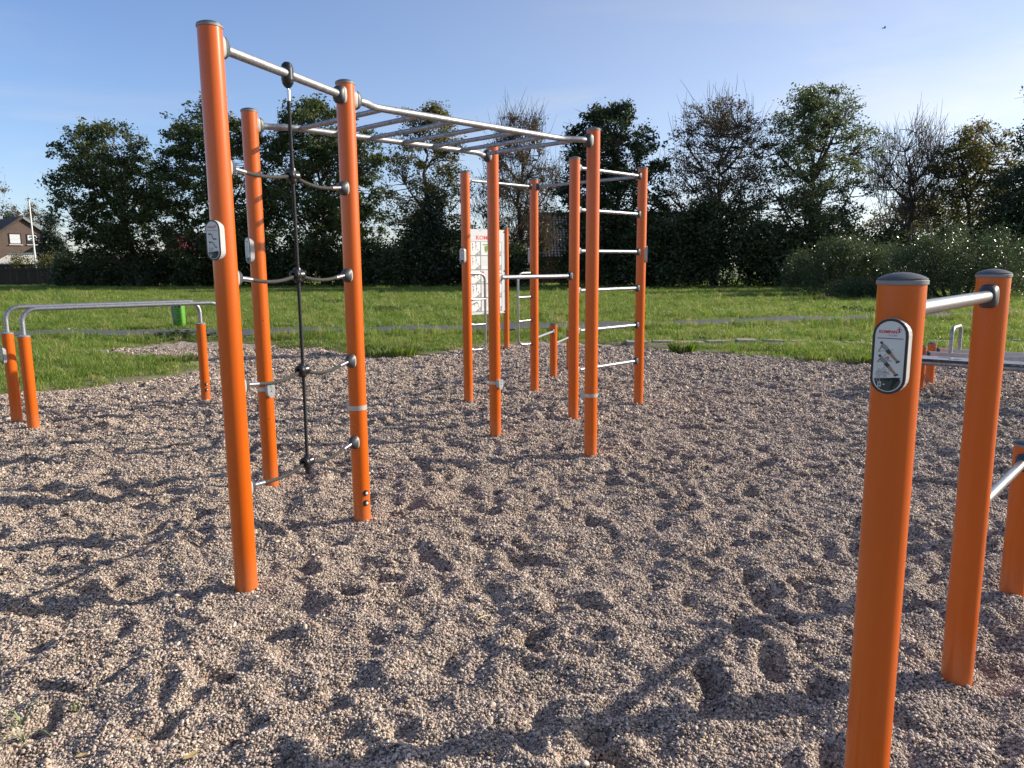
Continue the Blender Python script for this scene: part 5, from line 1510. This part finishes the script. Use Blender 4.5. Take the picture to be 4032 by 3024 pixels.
m, nt, b = new_mat('sprout'); n = noise(nt, 40, 3); r = ramp(nt, n.outputs[0], [(.3, (.10, .15, .03)), (.7, (.19, .22, .07))]); nt.links.new(r.outputs[0], b.inputs['Base Color']); set_in(b, Roughness=.5)
def sprout(px, py, nb, ln, seed, label):
    c = on_gravel(px, py); rr = random.Random(seed); mb = MB()
    for i in range(nb):
        a = rr.uniform(0, 6.28); d = Vector((math.cos(a), math.sin(a), 0)); l = ln * rr.uniform(.6, 1.2); w = Z.cross(d) * .0032
        P = [c, c + d * l * .35 + Z * l * .45, c + d * l * .8 + Z * l * .5, c + d * l * 1.15 + Z * l * .30]
        for k in range(3):
            k0, k1 = 1 - k * .3, 1 - (k + 1) * .3
            mb.add([P[k] - w * k0, P[k] + w * k0, P[k + 1] + w * k1, P[k + 1] - w * k1], [(0, 1, 2, 3)])
    o = mb.build('grass_sprout', 'sprout', origin=c); tag(o, label, 'grass sprout')
sprout(88, 2850, 9, .085, 1, 'upper green grass sprout in the lower left corner of the gravel')
sprout(95, 2920, 8, .095, 2, 'lower green grass sprout in the lower left corner of the gravel')
sprout(300, 2800, 3, .05, 3, 'tiny grass blade right of the two corner sprouts')
# grass tussocks on the gravel verge
def tussock(px, py, rad, h, n, seed, label):
    c = gnd(px, py); zc_ = max(float(z_lawn(np.array([c.x]), np.array([c.y]))[0]), float(z_gravel(np.array([c.x]), np.array([c.y]))[0])); r = np.random.default_rng(seed); V = []; F = []; T = []
    for i in range(n):
        a = r.uniform(0, 6.283); d = rad * math.sqrt(r.uniform()); x, y = c.x + d * math.cos(a), c.y + d * math.sin(a) * .7
        hh = h * r.uniform(.5, 1.1); lx, ly = math.cos(a) * hh * r.uniform(.1, .7), math.sin(a) * hh * r.uniform(.1, .7); wa = r.uniform(0, 3.14); dx, dy = .004 * math.cos(wa), .004 * math.sin(wa)
        o = len(V); V += [(x - dx, y - dy, zc_ - .01), (x + dx, y + dy, zc_ - .01), (x + dx + lx * .4, y + dy + ly * .4, zc_ + hh * .65), (x + lx, y + ly, zc_ + hh)]
        F.append((o, o + 1, o + 2, o + 3)); T.append(r.uniform(0, 1))
    o = np_mesh('grass_tussock', V, F, 'leaf_grass', tint=T, origin=(c.x, c.y, zc_)); tag(o, label, 'grass tussock', 'tussocks on the gravel verge')
leaf_mat('leaf_grass', [(.075, .13, .02), (.11, .17, .03), (.15, .19, .045), (.20, .19, .07)], .38, .45)
tussock(1545, 1404, .42, .16, 500, 1, 'wide grass tussock on the gravel edge right of the rope net')
tussock(1150, 1370, .30, .10, 250, 2, 'low grass tussock on the gravel edge behind the rope')
tussock(2690, 1385, .20, .20, 260, 3, 'upright grass tussock on the gravel edge right of the wall bars')
tussock(3380, 1432, .34, .12, 380, 4, 'wide grass tussock on the gravel edge left of the near post')
tussock(3190, 1420, .25, .10, 220, 5, 'low grass tussock left of the wide one near the push-up post')
tussock(690, 1425, .40, .12, 420, 6, 'grass tussock on the tongue of gravel at the left')

# bird far up in the sky
bp = at_depth(3482, 110, 120)
mb = MB()
mb.lathe([(.0001, -.30), (.05, -.22), (.08, -.05), (.07, .10), (.045, .20), (.03, .27), (.0001, .32)], bp, (1, .15, .05), 10)
for s_ in (-1, 1):
    mb.add([bp + Vector((-.10, 0, .02)), bp + Vector((.12, 0, .02)), bp + Vector((.10, s_ * .32, .16)), bp + Vector((-.05, s_ * .66, .08)), bp + Vector((-.12, s_ * .34, .14))], [(0, 1, 2, 3, 4)])
    mb.add([p - Vector((0, 0, .012)) for p in (bp + Vector((-.10, 0, .02)), bp + Vector((.12, 0, .02)), bp + Vector((.10, s_ * .32, .16)), bp + Vector((-.05, s_ * .66, .08)), bp + Vector((-.12, s_ * .34, .14)))], [(4, 3, 2, 1, 0)])
mb.add([bp + Vector((-.28, -.03, 0)), bp + Vector((-.28, .03, 0)), bp + Vector((-.44, .08, 0)), bp + Vector((-.44, -.08, 0))], [(0, 1, 2, 3)])
o = mb.build('bird', 'bird_dark', origin=bp); tag(o, 'small dark bird flying high in the right part of the sky', 'bird')
